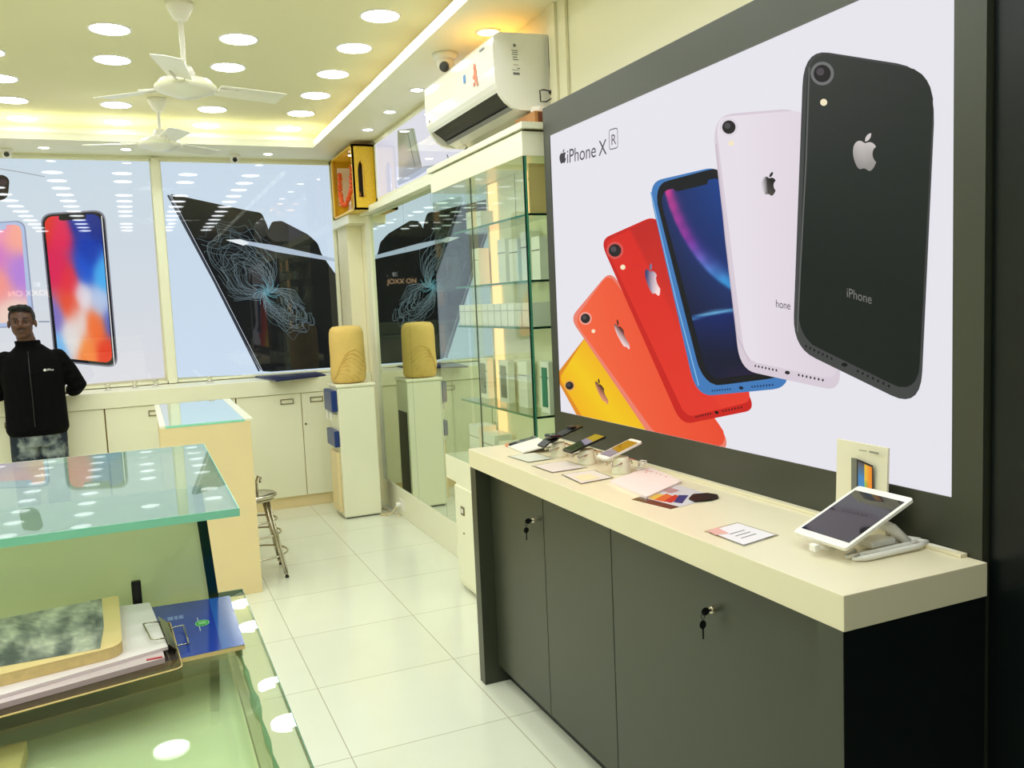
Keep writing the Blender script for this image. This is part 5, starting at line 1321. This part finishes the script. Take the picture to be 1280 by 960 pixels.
# jacket
j = MB()
loft(j, [(bx_, by_, 0.795, 0.172, 0.125), (bx_, by_, 0.83, 0.190, 0.138), (bx_, by_, 0.93, 0.186, 0.130), (bx_, by_-0.005, 1.08, 0.184, 0.128), (bx_, by_-0.01, 1.22, 0.192, 0.125), (bx_, by_-0.01, 1.31, 0.180, 0.110), (bx_, by_-0.01, 1.362, 0.120, 0.088), (bx_-0.004, by_-0.015, 1.40, 0.078, 0.074)])
loft(j, [(bx_-0.004, by_-0.015, 1.36, 0.080, 0.078), (bx_-0.01, by_-0.022, 1.405, 0.074, 0.074), (bx_-0.012, by_-0.026, 1.432, 0.078, 0.078)])
for sh_, el, wr in arms:
    j.ball(sh_+Vector((-0.012 if sh_.x > bx_ else 0.012, 0, -0.012)), 0.066, sub=2)
    mid = sh_*0.5+el*0.5
    j.tube([sh_+Vector((0, 0, -0.02)), mid, el, el*0.5+wr*0.5, wr*0.9+el*0.1, wr], [0.058, 0.060, 0.058, 0.052, 0.046, 0.040], 16)
    for k in range(4):
        q = sh_*(1-0.25*k-0.1)+el*(0.25*k+0.1); j.ball(q+Vector((0.0, -0.02, -0.02)), 0.056-0.002*k, sub=2, sc=(1, 0.9, 0.5))
jk = fuse(j, 'jacket', cloth, 0.007, man, 4)
m = MB(); m.tube([(bx_-0.002, by_-0.152, 0.86), (bx_-0.002, by_-0.142, 1.08), (bx_-0.004, by_-0.140, 1.22), (bx_-0.006, by_-0.108, 1.36)], 0.003, 6); m.build('zip', mat('dark_zip', (34, 34, 38), 0.4), jk)
# small white chest emblem with lettering
lx, lz, ly = -0.560, 1.232, by_-0.1335
m = MB(); vs, fs = text_mesh('iPho'); wmax = max(v[0] for v in vs)
m.add([(lx+0.002+v[0]/wmax*0.040, ly-0.006, lz-0.006+v[1]/0.72*0.015) for v in vs], fs)
for P_ in FRUIT: m.add([(lx-0.010+p[0]*0.020, ly-0.006, lz+0.002+p[1]*0.020) for p in P_], [list(range(len(P_)))])
m.build('chest_emblem', mat('white_thread', (230, 230, 230), 0.6), jk, fix=False)
# jeans and shoes
q = MB(); loft(q, [(bx_, by_, 0.72, 0.165, 0.115), (bx_, by_, 0.82, 0.166, 0.118), (bx_, by_, 0.90, 0.158, 0.110)])
for s in (-1, 1):
    q.tube([(bx_+s*0.080, by_, 0.80), (bx_+s*0.085, by_-0.02, 0.62), (bx_+s*0.088, by_-0.03, 0.46), (bx_+s*0.095, by_-0.03, 0.26), (bx_+s*0.10, by_, 0.09)], [0.094, 0.088, 0.074, 0.066, 0.060], 18)
fuse(q, 'jeans', jeans_mat(), 0.008, man, 4)
for s in (-1, 1):
    q = MB(); q.tube([(bx_+s*0.10, by_+0.04, 0.05), (bx_+s*0.10, by_-0.02, 0.052), (bx_+s*0.105, by_-0.14, 0.038)], [0.045, 0.044, 0.036], 14); q.box(bx_+s*0.102-0.042, bx_+s*0.102+0.042, by_-0.17, by_+0.08, 0.002, 0.02, bev=0.004)
    fuse(q, 'shoe', M['black'], 0.006, man, 2)
